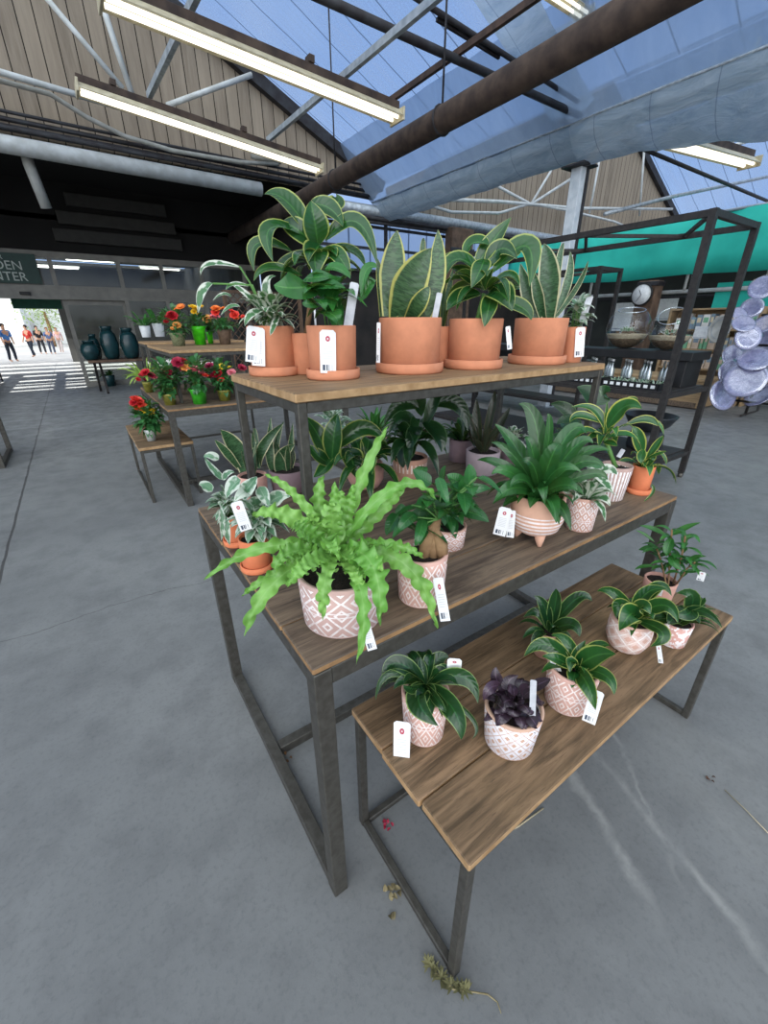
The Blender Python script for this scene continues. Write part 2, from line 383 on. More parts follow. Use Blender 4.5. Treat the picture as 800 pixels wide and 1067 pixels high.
# ------------------------------------------------------------------ wooden gables
k = N('gable_siding'); oc = k.coord(); X = k.xyz(oc)
fx = k.math('MULTIPLY', X[0], 4.2); fr_ = k.math('FRACT', fx); gr = k.math('LESS_THAN', fr_, .07)
idn = k.n('TexWhiteNoise', noise_dimensions='1D'); k.set(idn.inputs['W'], k.math('FLOOR', fx))
g = k.noise(2.2, k.coord('Object', (5, 5, .5)), 5, .65)
c = k.mix(k.ramp(g, .3, .7), lin('9a8d7c'), lin('786c5e')); c = k.mix(k.math('MULTIPLY', idn.outputs[0], .35), c, lin('ab9c88')); c = k.mix(gr, c, lin('2e2822'))
siding = k.done(k.bsdf(c, .8, spec=.2))
def gable(name, pts):
    bm = B()
    f0 = [bm.verts.new((x, YG, z)) for x, z in pts]; f1 = [bm.verts.new((x, YG + .08, z)) for x, z in pts]
    bm.faces.new(f0); bm.faces.new(f1[::-1])
    for i in range(len(pts)): bm.faces.new((f0[i], f1[i], f1[(i + 1) % len(pts)], f0[(i + 1) % len(pts)]))
    bmesh.ops.recalc_face_normals(bm, faces=bm.faces[:])
    return struct(name, bm, siding)
gable('wall_gable_left', [(-9.5, 4.3), (7.0, 4.3), (7.3, 4.63), (-1, 8.3), (-9.5, 4.56)])
gable('wall_gable_right', [(7.5, 4.12), (24, 4.12), (24.7, 4.6), (16, 8.45), (7.4, 4.6)])
# dark edge timbers under the roof line of each gable
for nm, a, b in (('trim_1', (-1, 8.2), (7.2, 4.55)), ('trim_2', (16, 8.38), (24.6, 4.55))):
    bm = bar(B(), (a[0], YG - .08, a[1]), (b[0], YG - .08, b[1]), .14, .22); struct(nm, bm, M['darkpipe'])
# opening below the left gable
t = thing('overhead_pipe', 'thick white horizontal pipe along the top of the dark entrance opening', 'pipe', (0, YG - .15, 0))
obj('pipe', tube(B(), [(-6, 0, 4.17), (4.04, 0, 4.08)], .125, 16), M['white_paint'], t, True)
obj('down_pipe', tube(B(), [(.12, .35, 4.1), (.12, .35, 3.98), (.2, .5, 3.4)], .085, 12), plain('dim_white_pipe', 'a9aaa6', '979994', .5), t, True)
t = thing('cable_bundle', 'bundle of dark cables and conduits running just above the white entrance pipe', 'cables', (0, YG - .12, 0))
for i, (za, r_) in enumerate(((4.37, .05), (4.46, .035), (4.54, .025), (4.32, .03))):
    obj('conduit', tube(B(), [(-6, -.03 * i, za), (-1, -.03 * i, za - .02 + .01 * i), (2, -.03 * i, za - .03), (6.9, -.03 * i, za - .08 + .02 * i)], r_, 8), M['darkpipe'], t, True)
struct('ceiling_canopy', box(B(), -9.5, 5.2, YG + .1, YS, 4.45, 4.55), M['soffit'])
struct('wall_above_shopfront', box(B(), -9.5, 5.2, YS, YS + .1, 3.06, 4.45), M['soffit'])
struct('wall_canopy_right', box(B(), 5.1, 5.25, YG + .2, YS, 0, 4.45), M['soffit'])
struct('wall_canopy_left', box(B(), -6.2, -6, YG + .2, YS, 0, 4.45), M['soffit'])
t = thing('ceiling_panel_bank', 'dim grey panels on the dark ceiling behind the white entrance pipe', 'panels', (1.4, YS - .1, 3.7))
gp = plain('dim_grey_panel', '2e2d2a', '262523', .7)
for i, (x0, x1, z) in enumerate(((-.75, 1.35, .42), (-1.0, 1.5, .05), (-1.15, 1.6, -.3))):
    obj('panel', bbox(x0, x1, -.05, .05, z - .13, z + .13, .01), gp, t)

# ------------------------------------------------------------------ shop front
alu = plain('dull_aluminium', '7a7870', '6a6862', .55, .1, 5)
bm = B()
for z0, z1 in ((2.93, 3.06), (2.06, 2.36)): box(bm, -5.9, 5.1, YS - .06, YS + .06, z0, z1)
for x in (-2.6, 1.42, 2.4, 3.4, 4.6): box(bm, x - .045, x + .045, YS - .05, YS + .05, 0, 2.93)
for x in (.02,): box(bm, x - .045, x + .045, YS - .05, YS + .05, 2.36, 2.93)
for x0, x1 in ((1.42, 5.1), (-5.9, -2.6)): box(bm, x0, x1, YS - .04, YS + .04, 0, .14)
struct('wall_shopfront', bm, alu)
glass = glassmat('clear_glass', (.93, .96, .95, 1), .02)
bm = B()
for x0, x1, z0, z1 in ((-.2, 1.4, 2.36, 2.93), (1.46, 2.36, .14, 2.06), (2.44, 3.36, .14, 2.06), (3.44, 4.56, .14, 2.06), (1.46, 2.36, 2.36, 2.93), (2.44, 3.36, 2.36, 2.93), (3.44, 5.0, 2.36, 2.93)):
    box(bm, x0, x1, YS - .006, YS + .006, z0, z1)
struct('window_1', bm, glass)
dr = thing('door_1', 'aluminium framed sliding glass door slid open at the shop entrance', 'door', (.05, YS + .09, 0)); dr['kind'] = 'structure'
bm = B()
for x0, x1, z0, z1 in ((0, .09, 0, 2.06), (1.27, 1.36, 0, 2.06), (.09, 1.27, 0, .13), (.09, 1.27, 1.95, 2.06), (.09, 1.27, .92, 1.0)): box(bm, x0, x1, -.025, .025, z0, z1)
obj('door_frame', bm, alu, dr); obj('pane', box(B(), .09, 1.27, -.005, .005, .13, 1.95), glass, dr)
sg = thing('hanging_sign', 'dark green hanging sign with pale capital letters above the shop entrance', 'sign', (-1.68, YS - .12, 2.37))
obj('panel', bbox(-1.4, 1.45, -.02, .02, 0, .60), plain('sign_green', '12352c', '0e2c25', .5), sg)
lm = plain('sign_letter', 'a9b0a8', '9aa29a', .6)
def text(s, size, loc, parent, mat, rot=(PI / 2, 0, 0), align='RIGHT'):
    cu = D.curves.new('lettering', 'FONT'); cu.body = s; cu.size = size; cu.align_x = align; cu.extrude = .004; cu.materials.append(mat)
    tmp = D.objects.new('tmp', cu); COL.objects.link(tmp); bpy.context.view_layer.update(); me = D.meshes.new_from_object(tmp.evaluated_get(bpy.context.evaluated_depsgraph_get())); D.objects.remove(tmp); me.materials.clear(); me.materials.append(mat)
    o = D.objects.new('lettering', me); COL.objects.link(o); o.parent = parent; o.location = loc; o.rotation_euler = rot; return o
text('ER', .13, (.86, -.026, .47), sg, lm); text('GARDEN', .25, (1.17, -.026, .27), sg, lm); text('CENTER', .25, (1.2, -.026, .05), sg, lm)
t = thing('door_sensor', 'small black motion sensor on the pale rail above the shop entrance', 'sensor', (-.62, YS - .09, 2.17)); obj('casing', bbox(-.1, .1, -.03, .03, -.035, .035, .01), M['black'], t); obj('lens', bbox(-.06, .06, -.034, -.029, -.02, .012, .002), M['steel_black'], t)
# shop interior
dk = plain('shop_wall', '3c3d3c', '2c2d2d', .8, scale=2)
struct('wall_shop_left', box(B(), -4.6, -4.5, YS, 24, 0, 3.8), dk)
struct('wall_shop_right', box(B(), 5.0, 5.1, YS + .1, 24, 0, 3.8), dk)
bm = B()      # slatted roof: open strips pass the spot and sky light to the floor
ystrips = [(14.5, 14.7), (15.1, 15.45), (15.8, 15.95), (16.5, 16.8), (17.8, 18.2), (19.0, 19.7), (20.3, 21.3), (21.9, 23.2)]
y = YS
for a, b in ystrips: box(bm, -4.5, 5, y, a, 3.7, 3.8); y = b
box(bm, -4.5, 5, y, 24, 3.7, 3.8)
for x0, x1 in ((-4.5, -2.9), (-1.75, -1.45), (-.72, -.5), (.15, 5)): box(bm, x0, x1, 14.5, 19.0, 3.64, 3.7)
struct('ceiling_shop', bm, dk)
bm = box(box(box(B(), -.15, 5, 23.9, 24, 0, 3.7), -4.5, -3.3, 23.9, 24, 0, 3.7), -3.3, -.15, 23.9, 24, 2.55, 3.7); struct('wall_shop_back', bm, dk)
sp = D.lights.new('sun_patch_spot', 'SPOT'); spo = D.objects.new('sun_patch_spot', sp); COL.objects.link(spo)
spo.location = (-1, 18, 24); sp.energy = 130000; sp.spot_size = math.radians(30); sp.shadow_soft_size = .15; sp.color = (1, .97, .92); sp.spot_blend = .1  # unseen spot lamp added in place of the sun for the floor patches
em = N('lamp_strip'); e = em.n('Emission'); e.inputs[0].default_value = (1, .98, .92, 1); e.inputs[1].default_value = 5; lampm = em.done(e.outputs[0])
base = None
for i, (x, y) in enumerate(((-1.6, 20.5), (.9, 15.6), (2.6, 17.5), (1.2, 19.5), (3.6, 20.8), (.2, 22.4))):
    if base is None:
        base = thing('ceiling_strip_light', 'white strip light on the dark shop ceiling seen through the glass', 'light', (x, y, 3.52), 0, 'strip lights inside the shop')
        obj('casing', bbox(-.75, .75, -.06, .06, 0, .06), M['white_paint'], base); obj('tube', bbox(-.7, .7, -.03, .03, -.03, 0), lampm, base)
    else: o = copy_tree(base); o.location = (x, y, 3.52)
t = thing('green_banner', 'dark green banner hanging inside above the people at the shop entrance', 'banner', (-.85, 15.0, 1.88))
obj('cloth', bbox(-.16, .87, -.01, .01, 0, .33), plain('banner_green', '1c5240', '174536', .7), t); obj('rod', tube(B(), [(-.4, 0, .37), (.7, 0, .37)], .015, 8), M['steel_black'], t)
wm = plain('bright_board', 'eceeea', 'dfe2e0', .6)
tag(obj('far_white_building', bbox(-14, -2.6, 44, 50, 0, 6, .05), wm), 'pale building in the sun far beyond the shop entrance', 'building')
tag(obj('far_pale_hoarding', bbox(-2.2, 9, 48, 48.3, 0, 2.4, .02), wm), 'long pale hoarding behind the walking people', 'hoarding')

# ------------------------------------------------------------------ back of the second bay
k = N('blue_sheet'); X = k.xyz(k.coord()); sm = k.math('LESS_THAN', k.math('FRACT', k.math('MULTIPLY', X[0], 1.6)), .06)
tr = k.n('BsdfTransparent'); tr.inputs[0].default_value = (.85, .9, .95, 1); tl = k.n('BsdfTranslucent'); k.set(tl.inputs[0], k.mix(sm, (.6, .7, .85, 1), (.2, .26, .35, 1)))
mx = k.n('MixShader'); k.set(mx.inputs[0], k.math('MULTIPLY_ADD', sm, .4, .4)); k.t.links.new(tr.outputs[0], mx.inputs[1]); k.t.links.new(tl.outputs[0], mx.inputs[2])
struct('window_2', box(B(), 3.9 + 1.4, 22, YG + .05, YG + .07, 2.75, 4.0), k.done(mx.outputs[0]))
bm = B()
for z in (2.75, 3.25, 3.72): bar(bm, (5.3, YG, z), (22, YG, z + .03), .06)
for x in (5.4, 7.35, 9.9 + 1.3, 13.5, 16, 19): bar(bm, (x, YG, 2.7), (x, YG, 4.05), .07)
struct('trim_3', bm, M['darkpipe'])
bm = tube(B(), [(5.3, YG - .12, 4.03), (22, YG - .12, 4.13)], .11, 14); struct('trim_4', bm, M['galv'])
bm = B(); tube(bm, [(5.3, YG - .2, 3.86), (22, YG - .2, 3.98)], .05); tube(bm, [(5.3, YG - .16, 3.78), (22, YG - .16, 3.9)], .04); struct('trim_5', bm, M['darkpipe'])
brown = plain('dark_timber', '6a5443', '4b3a2e', .8, scale=6)
struct('wall_back', box(B(), 5.3, 24, YG + .05, YG + .2, 0, 2.75), plain('dark_back_wall', '2e2a27', '1f1d1c', .9, scale=2))
t = thing('timber_post', 'thick dark brown timber post behind the middle snake plant on the top shelf', 'post', (9.68, YG - .3, 0))
obj('post', bbox(-.42, .42, -.15, .15, 0, 3.9, .02), brown, t); obj('bracket', bbox(-.46, .46, -.18, -.14, 3.3, 3.42, .01), M['darkpipe'], t)
t = thing('trellis_panel', 'brown diagonal lattice trellis behind the flowers beside the dark entrance', 'trellis', (3.2, 8.6, 0), .15)
bm = B()
for i in range(-8, 16):
    a = V((i * .14 - .9, 0, .9)); 
    for s in (1, -1):
        pts = [(V((-.75, 0, 0))), (V((.75, 0, 0)))]
        x0 = i * .14 - .75; x1 = x0 + 1.3 * s; 
        xa, za, xb, zb = x0, .7, x1, 2.0
        if s < 0: pass
        # clip to the panel
        def cl(x, z, xo, zo):
            if x < -.75: f_ = (-.75 - xo) / (x - xo); return -.75, zo + (z - zo) * f_
            if x > .75: f_ = (.75 - xo) / (x - xo); return .75, zo + (z - zo) * f_
            return x, z
        if -.75 <= xa <= .75: bar(bm, V((xa, .01 * s, za)), V((cl(xb, zb, xa, za)[0], .01 * s, cl(xb, zb, xa, za)[1])), .022, .01)
        elif -.75 <= xb <= .75: q = cl(xa, za, xb, zb); bar(bm, V((q[0], .01 * s, q[1])), V((xb, .01 * s, zb)), .022, .01)
obj('lattice', bm, brown, t)
bm = B()
for x in (-.78, .78): bar(bm, (x, 0, 0), (x, 0, 2.05), .06)
for z in (.68, 2.03): bar(bm, (-.78, 0, z), (.78, 0, z), .05)
obj('frame', bm, brown, t)

# ------------------------------------------------------------------ roof steelwork
ra, rb = V((4.135, -1.5, 3.7)), V((4.42, 14.6, 3.7)); d_ = (rb - ra)
t = thing('rusty_pipe', 'long thick rust brown pipe slung under the roof above the plant display', 'pipe', ra)
obj('pipe', tube(B(), [(0, 0, 0), d_ * .5, d_], .135, 24), M['rust'], t, True)
for y in (4.9, 7.6):
    q = d_ * ((y + 1.5) / d_.y)
    h = obj('hanger', tube(tube(B(), [q + V((0, 0, .1)), q + V((0, 0, roof_z(4.3) - 3.75 - .1))], .012, 8), [q + V((.142 * math.cos(a * PI / 8), 0, .142 * math.sin(a * PI / 8))) for a in range(17)], .013, 6, False), M['darkpipe'], t, True)
rusty2 = plain('rusty_channel', '55433a', '3a2f2b', .7, .1, 10, .1)
for nm, lab, pa, pb, z, mt, r_ in (('roof_channel', 'grey steel channel under the roof that carries the two long tube lights', (279, 146), (447, 4), 3.98, M['galv'], .048),
                            ('roof_channel', 'thin rust brown roof purlin running just left of the thick rusty pipe', (406, 105), (555, 0), 4.4, rusty2, .05),
                            ('roof_channel', 'short grey steel channel above the left end of the lower tube light', (155, 100), (187, 32), 4.0, M['galv'], .05)):
    a = at(*pa, 'Z', z); b = at(*pb, 'Z', z); dd = (b - a)
    a2 = a - dd.normalized() * ((a.y - YG + .05) / -dd.normalized().y if False else 0); 
    far, near = (a, b) if a.y > b.y else (b, a); dirn = (far - near).normalized(); near = near - dirn * 3
    tag(obj(nm, bar(B(), (0, 0, 0), near - far, r_, r_ * 1.3), mt, None, loc=far), lab, 'beam')
# transverse dark pipes of the roof truss over the gutter post
for nm, lab, pa, pb, Y, r_ in (('truss_pipe', 'dark truss pipe sloping to the gutter post, passing under its twin', (340, 0), (605, 121), 5.0, .045),
                         ('truss_pipe', 'upper thin dark truss pipe meeting the gutter post from the roof centre', (440, 2), (602, 106), 5.05, .03)):
    a = at(*pa, 'Y', Y); b = at(*pb, 'Y', Y); a = a + (a - b).normalized() * 1.5
    tag(obj(nm, tube(B(), [(0, 0, 0), b - a], r_, 10), M['darkpipe'], None, True, loc=a), lab, 'pipe')
a = at(470, 0, 'Y', 5.1); b = at(600, 112, 'Y', 5.1)
tag(obj('truss_brace', bar(B(), (0, 0, 0), at(520, 60, 'Y', 5.1) - at(455, 20, 'Y', 5.1) , .035), M['darkpipe'], None, loc=at(455, 20, 'Y', 5.1)), 'short dark brace between the two truss pipes by the hanger rod', 'brace')
tag(obj('truss_brace', bar(B(), (0, 0, 0), at(640, 0, 'Y', 5.6) - at(555, 46, 'Y', 5.6), .05), M['galv'], None, loc=at(555, 46, 'Y', 5.6)), 'pale grey roof brace behind the thick rusty pipe', 'brace')

# valley gutter wrapped in clear sheet
k = N('gutter_wrap'); oc = k.coord(); nz = k.noise(2.2, k.coord('Object', (2.4, .8, 2.4)), 5, .65, 1); X = k.xyz(oc)
lineY = k.math('LESS_THAN', k.math('FRACT', k.math('MULTIPLY', X[1], 1.3)), .018)
cc = k.mix(k.ramp(nz, .35, .68), lin('8fa0ac'), lin('c2ccd2')); cc = k.mix(k.math('MULTIPLY', lineY, .6), cc, lin('4c565e'))
pr_ = k.bsdf(cc, .25, spec=.6, bump=nz, bs=.6, bd=.08); tl = k.n('BsdfTranslucent'); k.set(tl.inputs[0], k.mix(.5, cc, lin('b6cbe0')))
tp = k.n('BsdfTransparent'); tp.inputs[0].default_value = (.85, .92, 1, 1)
mx = k.n('MixShader'); mx.inputs[0].default_value = .55; k.t.links.new(pr_, mx.inputs[1]); k.t.links.new(tl.outputs[0], mx.inputs[2])
mx2 = k.n('MixShader'); mx2.inputs[0].default_value = .18; k.t.links.new(mx.outputs[0], mx2.inputs[1]); k.t.links.new(tp.outputs[0], mx2.inputs[2])
wrap = k.done(mx2.outputs[0])
k = N('gutter_flap'); oc = k.coord(); nz = k.noise(1.6, k.coord('Object', (1, 2.4, 1)), 5, .6, .6)
tp = k.n('BsdfTransparent'); tp.inputs[0].default_value = (.78, .86, .95, 1); tl = k.n('BsdfTranslucent'); k.set(tl.inputs[0], k.mix(nz, (.20, .28, .40, 1), (.42, .52, .66, 1))); gl_ = k.n('BsdfGlossy'); gl_.inputs['Roughness'].default_value = .35; gl_.inputs['Color'].default_value = (.3, .33, .36, 1)
mx = k.n('MixShader'); mx.inputs[0].default_value = .55; k.t.links.new(tp.outputs[0], mx.inputs[1]); k.t.links.new(tl.outputs[0], mx.inputs[2])
mx2 = k.n('MixShader'); mx2.inputs[0].default_value = .12; k.t.links.new(mx.outputs[0], mx2.inputs[1]); k.t.links.new(gl_.outputs[0], mx2.inputs[2])
flapm = k.done(mx2.outputs[0])
rg = random.Random(5)
def sleeve(y0, y1, hw, dp, zt):
    bm = B(); rows = []
    n = int((y1 - y0) / .22) + 2
    for i in range(n):
        y = y0 + (y1 - y0) * i / (n - 1); row = []; sag = .28 * min(1.1, max(0, (4.2 - y) / 1.6)) if y < 5.02 else 0
        for j in range(17):
            a = PI + PI * j / 16
            row.append(bm.verts.new((7.3 + hw * math.cos(a) * (1 + rg.uniform(-.02, .02)), y, zt + (dp + sag) * math.sin(a) * (1 + rg.uniform(-.06, .06)) + .10 * abs(math.cos(a)))))
        rows.append(row)
    for p, q in zip(rows, rows[1:]):
        for j in range(16): bm.faces.new((p[j], p[j + 1], q[j + 1], q[j])).smooth = True
    return bm
gt = thing('roof_gutter', 'broad roof gutter wrapped in wrinkled clear plastic between the two roof bays', 'gutter', (0, 0, 0))
obj('plastic_wrap', sleeve(5.05, YG - .05, .40, .27, 4.11), wrap, gt); obj('plastic_wrap', sleeve(-3, 5.0, .45, .33, 4.07), wrap, gt)
for sg_, xr in ((-1, 6.0), (1, 8.6)):
    bm = B(); rows = []
    for i in range(60):
        y = -3 + (YG + 2.9) * i / 59; x0 = 7.3 + sg_ * .43
        rows.append([bm.verts.new((x0 + (xr - x0) * j / 6, y, 4.17 + (roof_z(xr) - .03 - 4.17) * j / 6 - .10 * math.sin(PI * j / 6) + rg.uniform(-.012, .012))) for j in range(7)])
    for p, q in zip(rows, rows[1:]):
        for j in range(6): bm.faces.new((p[j], p[j + 1], q[j + 1], q[j])).smooth = True
    obj('plastic_flap', bm, flapm, gt)
obj('trough', box(B(), 7.08, 7.52, -3, YG - .05, 4.12, 4.3), M['galv'], gt)
obj('side_rail', tube(B(), [(6.85, -3, 4.17), (6.87, YG - .1, 4.2)], .02, 8), M['galv'], gt, True)
bm = B(); rows = []
for i in range(14):
    x = 2.2 + 5.0 * i / 13; row = []
    for j in range(7):
        y = 4.9 + .75 * j / 6; row.append(bm.verts.new((x, y, roof_z(x) - .16 - .12 * math.sin(PI * j / 6) + rg.uniform(-.03, .03))))
    rows.append(row)
for p, q in zip(rows, rows[1:]):
    for j in range(6): bm.faces.new((p[j], p[j + 1], q[j + 1], q[j])).smooth = True
obj('plastic_drape', bm, wrap, gt)
t = thing('gutter_post', 'white and grey steel post holding up the plastic wrapped roof gutter', 'post', (7.3, 5.05, 0))
obj('post', bbox(-.07, .07, -.09, .09, 0, 3.74, .004), plain('pale_blue_grey_paint', 'd4dade', 'bac3c9', .45), t); obj('flange', bbox(.075, .13, -.11, .11, 0, 3.74, .004), M['darkpipe'], t); obj('head_plate', bbox(-.2, .2, -.2, .2, 3.74, 3.77, .004), M['darkpipe'], t); obj('base_plate', bbox(-.15, .15, -.15, .15, 0, .02, .004), M['galv'], t)

# white trusses in front of the gables
def webs(nm, lab, Y, segs, mt, r_):
    tt = thing(nm, lab, 'truss', (0, Y, 0))
    for part, pts, rr in segs:
        pp = [at(x, y, 'Y', Y) - V((0, Y, 0)) for x, y in pts]
        obj(part, tube(B(), pp, rr * r_, 10), mt, tt, True)
webs('gable_truss', 'white tubular truss with long diagonals in front of the left wooden gable', YG - .5,
     [('chord', [(-60, 58), (0, 75), (145, 118)], 1.2), ('chord', [(145, 118), (300, 166)], .8), ('web', [(40, -12), (128, 92)], 1.1), ('web', [(98, -20), (137, 97)], 1.3), ('web', [(174, 110), (262, 78)], 1.2)], M['white_paint'], .035)
webs('gable_conduit', 'drooping grey conduit looped across the left wooden gable below the truss', YG - .3,
     [('conduit', [(-40, 75), (0, 84), (52, 98), (90, 122), (130, 142), (180, 157), (250, 169), (290, 171)], 1.0), ('junction_box', [(262, 162), (292, 168)], 1.6)], plain('grey_conduit', '9a9a94', '86867f', .5), .035)
webs('gable_truss', 'white truss of thin struts in front of the right wooden gable', YG - .5,
     [('chord', [(440, 207), (520, 210), (600, 217), (700, 218)], 1.1), ('web', [(503, 186), (553, 213), (605, 180)], 1), ('web', [(553, 213), (574, 178)], .9), ('web', [(627, 153), (614, 222)], .9), ('web', [(671, 156), (666, 225)], .9), ('arch', [(444, 213), (470, 221), (520, 222), (553, 212)], .9), ('arch', [(553, 212), (590, 219), (640, 231), (660, 240)], .9)], M['white_paint'], .04)
webs('sprinkler_pipe', 'thin grey pipe rising to the side across the roof beyond the black rack', 4.6,
     [('pipe', [(630, 223), (700, 205), (810, 182)], 1.0)], M['galv'], .03)
webs('side_truss', 'white bay truss seen under the gutter beside the single tube light', 6.5,
     [('web', [(752, 112), (770, 90), (792, 40)], 1), ('web', [(740, 98), (756, 150)], 1.3), ('web', [(762, 152), (778, 96)], 1.2), ('chord', [(762, 152), (812, 138)], 1)], M['white_paint'], .04)
a = at(648, 146, 'Y', 4.4); b = at(815, 216, 'Y', 4.4)
tag(obj('tie_rod', tube(B(), [(0, 0, 0), b - a], .03, 8), M['darkpipe'], None, True, loc=a), 'dark tie rod slanting below the single tube light beyond the gutter', 'rod')

# fluorescent fittings
em = N('fluorescent_tube'); e = em.n('Emission'); e.inputs[0].default_value = (1, .95, .80, 1); e.inputs[1].default_value = 1.7; M['tube'] = em.done(e.outputs[0])
cream = plain('cream_enamel', 'c4bba0', 'aaa084', .4, 0, 12)
def fluor(lab, a, b, s=1, hang=.06):
    a, b = V(a), V(b); L = (b - a).length; t = D.objects.new('tube_light', None); COL.objects.link(t); tag(t, lab, 'light', 'fluorescent tube lights')
    x = (b - a).normalized(); y = V((0, 0, 1)).cross(x).normalized(); z = x.cross(y)
    t.matrix_world = Matrix.Translation(a) @ Matrix((x, y, z)).transposed().to_4x4()
    bm = B(); prof = [(-.13, -.02), (-.05, .05), (.05, .05), (.13, -.02), (.125, -.03), (.05, .03), (-.05, .03), (-.125, -.03)]
    r0 = [bm.verts.new((0, p * s, q * s)) for p, q in prof]; r1 = [bm.verts.new((L, p * s, q * s)) for p, q in prof]
    for i in range(8): bm.faces.new((r0[i], r0[(i + 1) % 8], r1[(i + 1) % 8], r1[i]))
    bm.faces.new(r0[::-1]); bm.faces.new(r1); bmesh.ops.recalc_face_normals(bm, faces=bm.faces[:])
    obj('reflector', bm, cream, t)
    obj('rail', bbox(0, L, -.035 * s, .035 * s, .052 * s, .13 * s, .004), M['rust'], t)
    for x0 in (0, L): obj('end_cap', bbox(x0 - .012, x0 + .012, -.13 * s, .13 * s, -.06 * s, .06 * s, .003), cream, t)
    for yy in (-.05, .05): obj('tube', tube(B(), [(.03, yy * s, -.02 * s), (L - .03, yy * s, -.02 * s)], .019 * s, 10), M['tube'], t, True)
    for q in (.12, .62): obj('bracket', bbox(L * q - .03, L * q + .03, -.05 * s, .05 * s, .13 * s, (.13 + hang) * s, .003), M['rust'], t)
a, b = at(104, -4, 'Y', 5), at(414, 122, 'Y', 5); fluor('lit tube light under the roof, longest and nearest overhead, its end by the rusty pipe', a, b, 1.0)
a, b = at(80, 92, 'Y', 6.8), at(333, 177, 'Y', 6.8); fluor('lit tube light hung in front of the left wooden gable, below its twin', a, b, .95)
a, b = at(697, 147, 'Y', 4), at(781, 170, 'Y', 4); fluor('lone lit tube light beyond the plastic wrapped gutter above the black rack', a, b, 1.35)
a, b = at(577, -8, 'Y', 4.6), at(610, 14, 'Y', 4.6); fluor('short glimpse of a lit tube light behind the thick rusty pipe', a - (b - a), b, .9)

# ------------------------------------------------------------------ right hand side: teal cloth and wall
bm = B(); rows = []; n = 60
for i in range(n + 1):
    y = -4 + 14.3 * i / n
    rows.append([bm.verts.new((12 + .03 * math.sin(y * 3.1) + .02 * math.sin(y * 7.3) - .10 * j / 3, y, 3.63 - (1.16 + .02 * math.sin(y * 2.2)) * j / 3)) for j in range(4)])
for p, q in zip(rows, rows[1:]):
    for j in range(3): bm.faces.new((p[j], p[j + 1], q[j + 1], q[j])).smooth = True
tealm = plain('teal_cloth', '2cbba8', '22a896', .7, scale=1.5)
t = thing('teal_awning', 'long teal green cloth awning hung along the side of the hall', 'awning'); o = obj('cloth', bm, tealm, t); sd = o.modifiers.new('thick', 'SOLIDIFY'); sd.thickness = .01
obj('rail', tube(B(), [(12.03, -4, 3.64), (12.03, 10.3, 3.64)], .03, 8), M['galv'], t, True)
tag(obj('teal_drop_cloth', bbox(12.3, 12.32, 2.9, 4.5, 1.75, 2.3, .004), tealm), 'lower teal cloth panel below the long awning near the wrapped bowls', 'cloth')
struct('wall_right', box(B(), 13.0, 13.2, -6, 10.5, 0, 3.7), plain('dim_right_wall', '2f332f', '232523', .9, scale=1.5))
t = thing('awning_rail', 'pale horizontal pipe rail below the teal awning', 'rail', (12.25, 0, 2.162)); obj('pipe', tube(B(), [(0, -4, 0), (0, 10, 0)], .045, 10), M['white_paint'], t, True); obj('lower_pipe', tube(B(), [(.1, -4, -.12), (.1, 10, -.1)], .025, 8), M['darkpipe'], t, True)
st = None
for y in (1.7, 3.05, 3.45, 3.6, 5.0, 5.12, 7.3, 7.5):
    if st is None: st = tag(obj('awning_strut', tube(B(), [(0, 0, 0), (0, 0, .34)], .035, 8), M['white_paint'], None, True, loc=(12.2, y, 2.19)), 'short white upright between the pipe rail and the teal awning', 'strut', 'awning struts')
    else: c_ = st.copy(); COL.objects.link(c_); c_.location = (12.2, y, 2.19)
# ================================================================== display tables
def table(name, label, cat, x0, y0, L, W, H, lw, apron, bt, planks, wood, group=None, over=0, floor=True, stretch=None, z0=0, along='x', edge=None):
    t = thing(name, label, cat, (x0, y0, z0), 0, group); h = H - z0
    bm = B(); rg = random.Random(int(L * 1000)); g = .004
    n = planks; dim = W if along == 'x' else L
    for i in range(n):
        a = -over + (dim + 2 * over) * i / n + g / 2; b = -over + (dim + 2 * over) * (i + 1) / n - g / 2; dz = rg.uniform(-.001, .001); ex = rg.uniform(-.003, .003)
        s = B()
        if along == 'x': box(s, -over + ex, L + over + ex, a, b, h - bt, h + min(0, dz))
        else: box(s, a, b, -over + ex, W + over + ex, h - bt, h + min(0, dz))
        bmesh.ops.bevel(s, geom=s.edges[:], offset=min(.003, bt * .2), segments=1, affect='EDGES')
        s.normal_update()
        for fc in s.faces: fc.material_index = 1 if abs(fc.normal.z) < .5 else 0
        me = D.meshes.new('tmp'); s.to_mesh(me); s.free(); bm.from_mesh(me); D.meshes.remove(me)
    obj('tabletop', bm, [wood, M['edge_dark'] if wood is M['board_x'] else M['edge']], t)
    hb = h - bt
    for (x, y) in ((0, 0), (L - lw, 0), (0, W - lw), (L - lw, W - lw)):
        obj('leg', bbox(x, x + lw, y, y + lw, 0, hb, .002), M['steel'], t)
    for y in (0.002, W - lw + .002): obj('apron', bbox(lw, L - lw, y, y + lw - .004, hb - apron, hb, .002), M['steel'], t)
    for x in (0.002, L - lw + .002): obj('apron', bbox(x, x + lw - .004, lw, W - lw, hb - apron, hb, .002), M['steel'], t)
    if floor:
        for x in (0.002, L - lw + .002): obj('floor_rail', bbox(x, x + lw - .004, lw, W - lw, 0, lw, .002), M['steel'], t)
    if stretch is not None: obj('stretcher', bbox(lw, L - lw, stretch, stretch + lw - .004, 0.001, lw - .002, .002), M['steel'], t)
    return t
table('display_table', 'large steel framed wooden table carrying the fern and the upper riser', 'table', .2415, .603, 1.6095, .997, .864, .042, .045, .018, 6, M['board_x'], 'display furniture', 0, True, .50)
table('display_bench', 'low wooden bench with thin steel legs in front of the large table', 'bench', .405, .291, 1.34, .448, .519, .024, .022, .026, 3, M['board_bench'], 'display furniture', .006, True, .42)
RZ = 1.3545
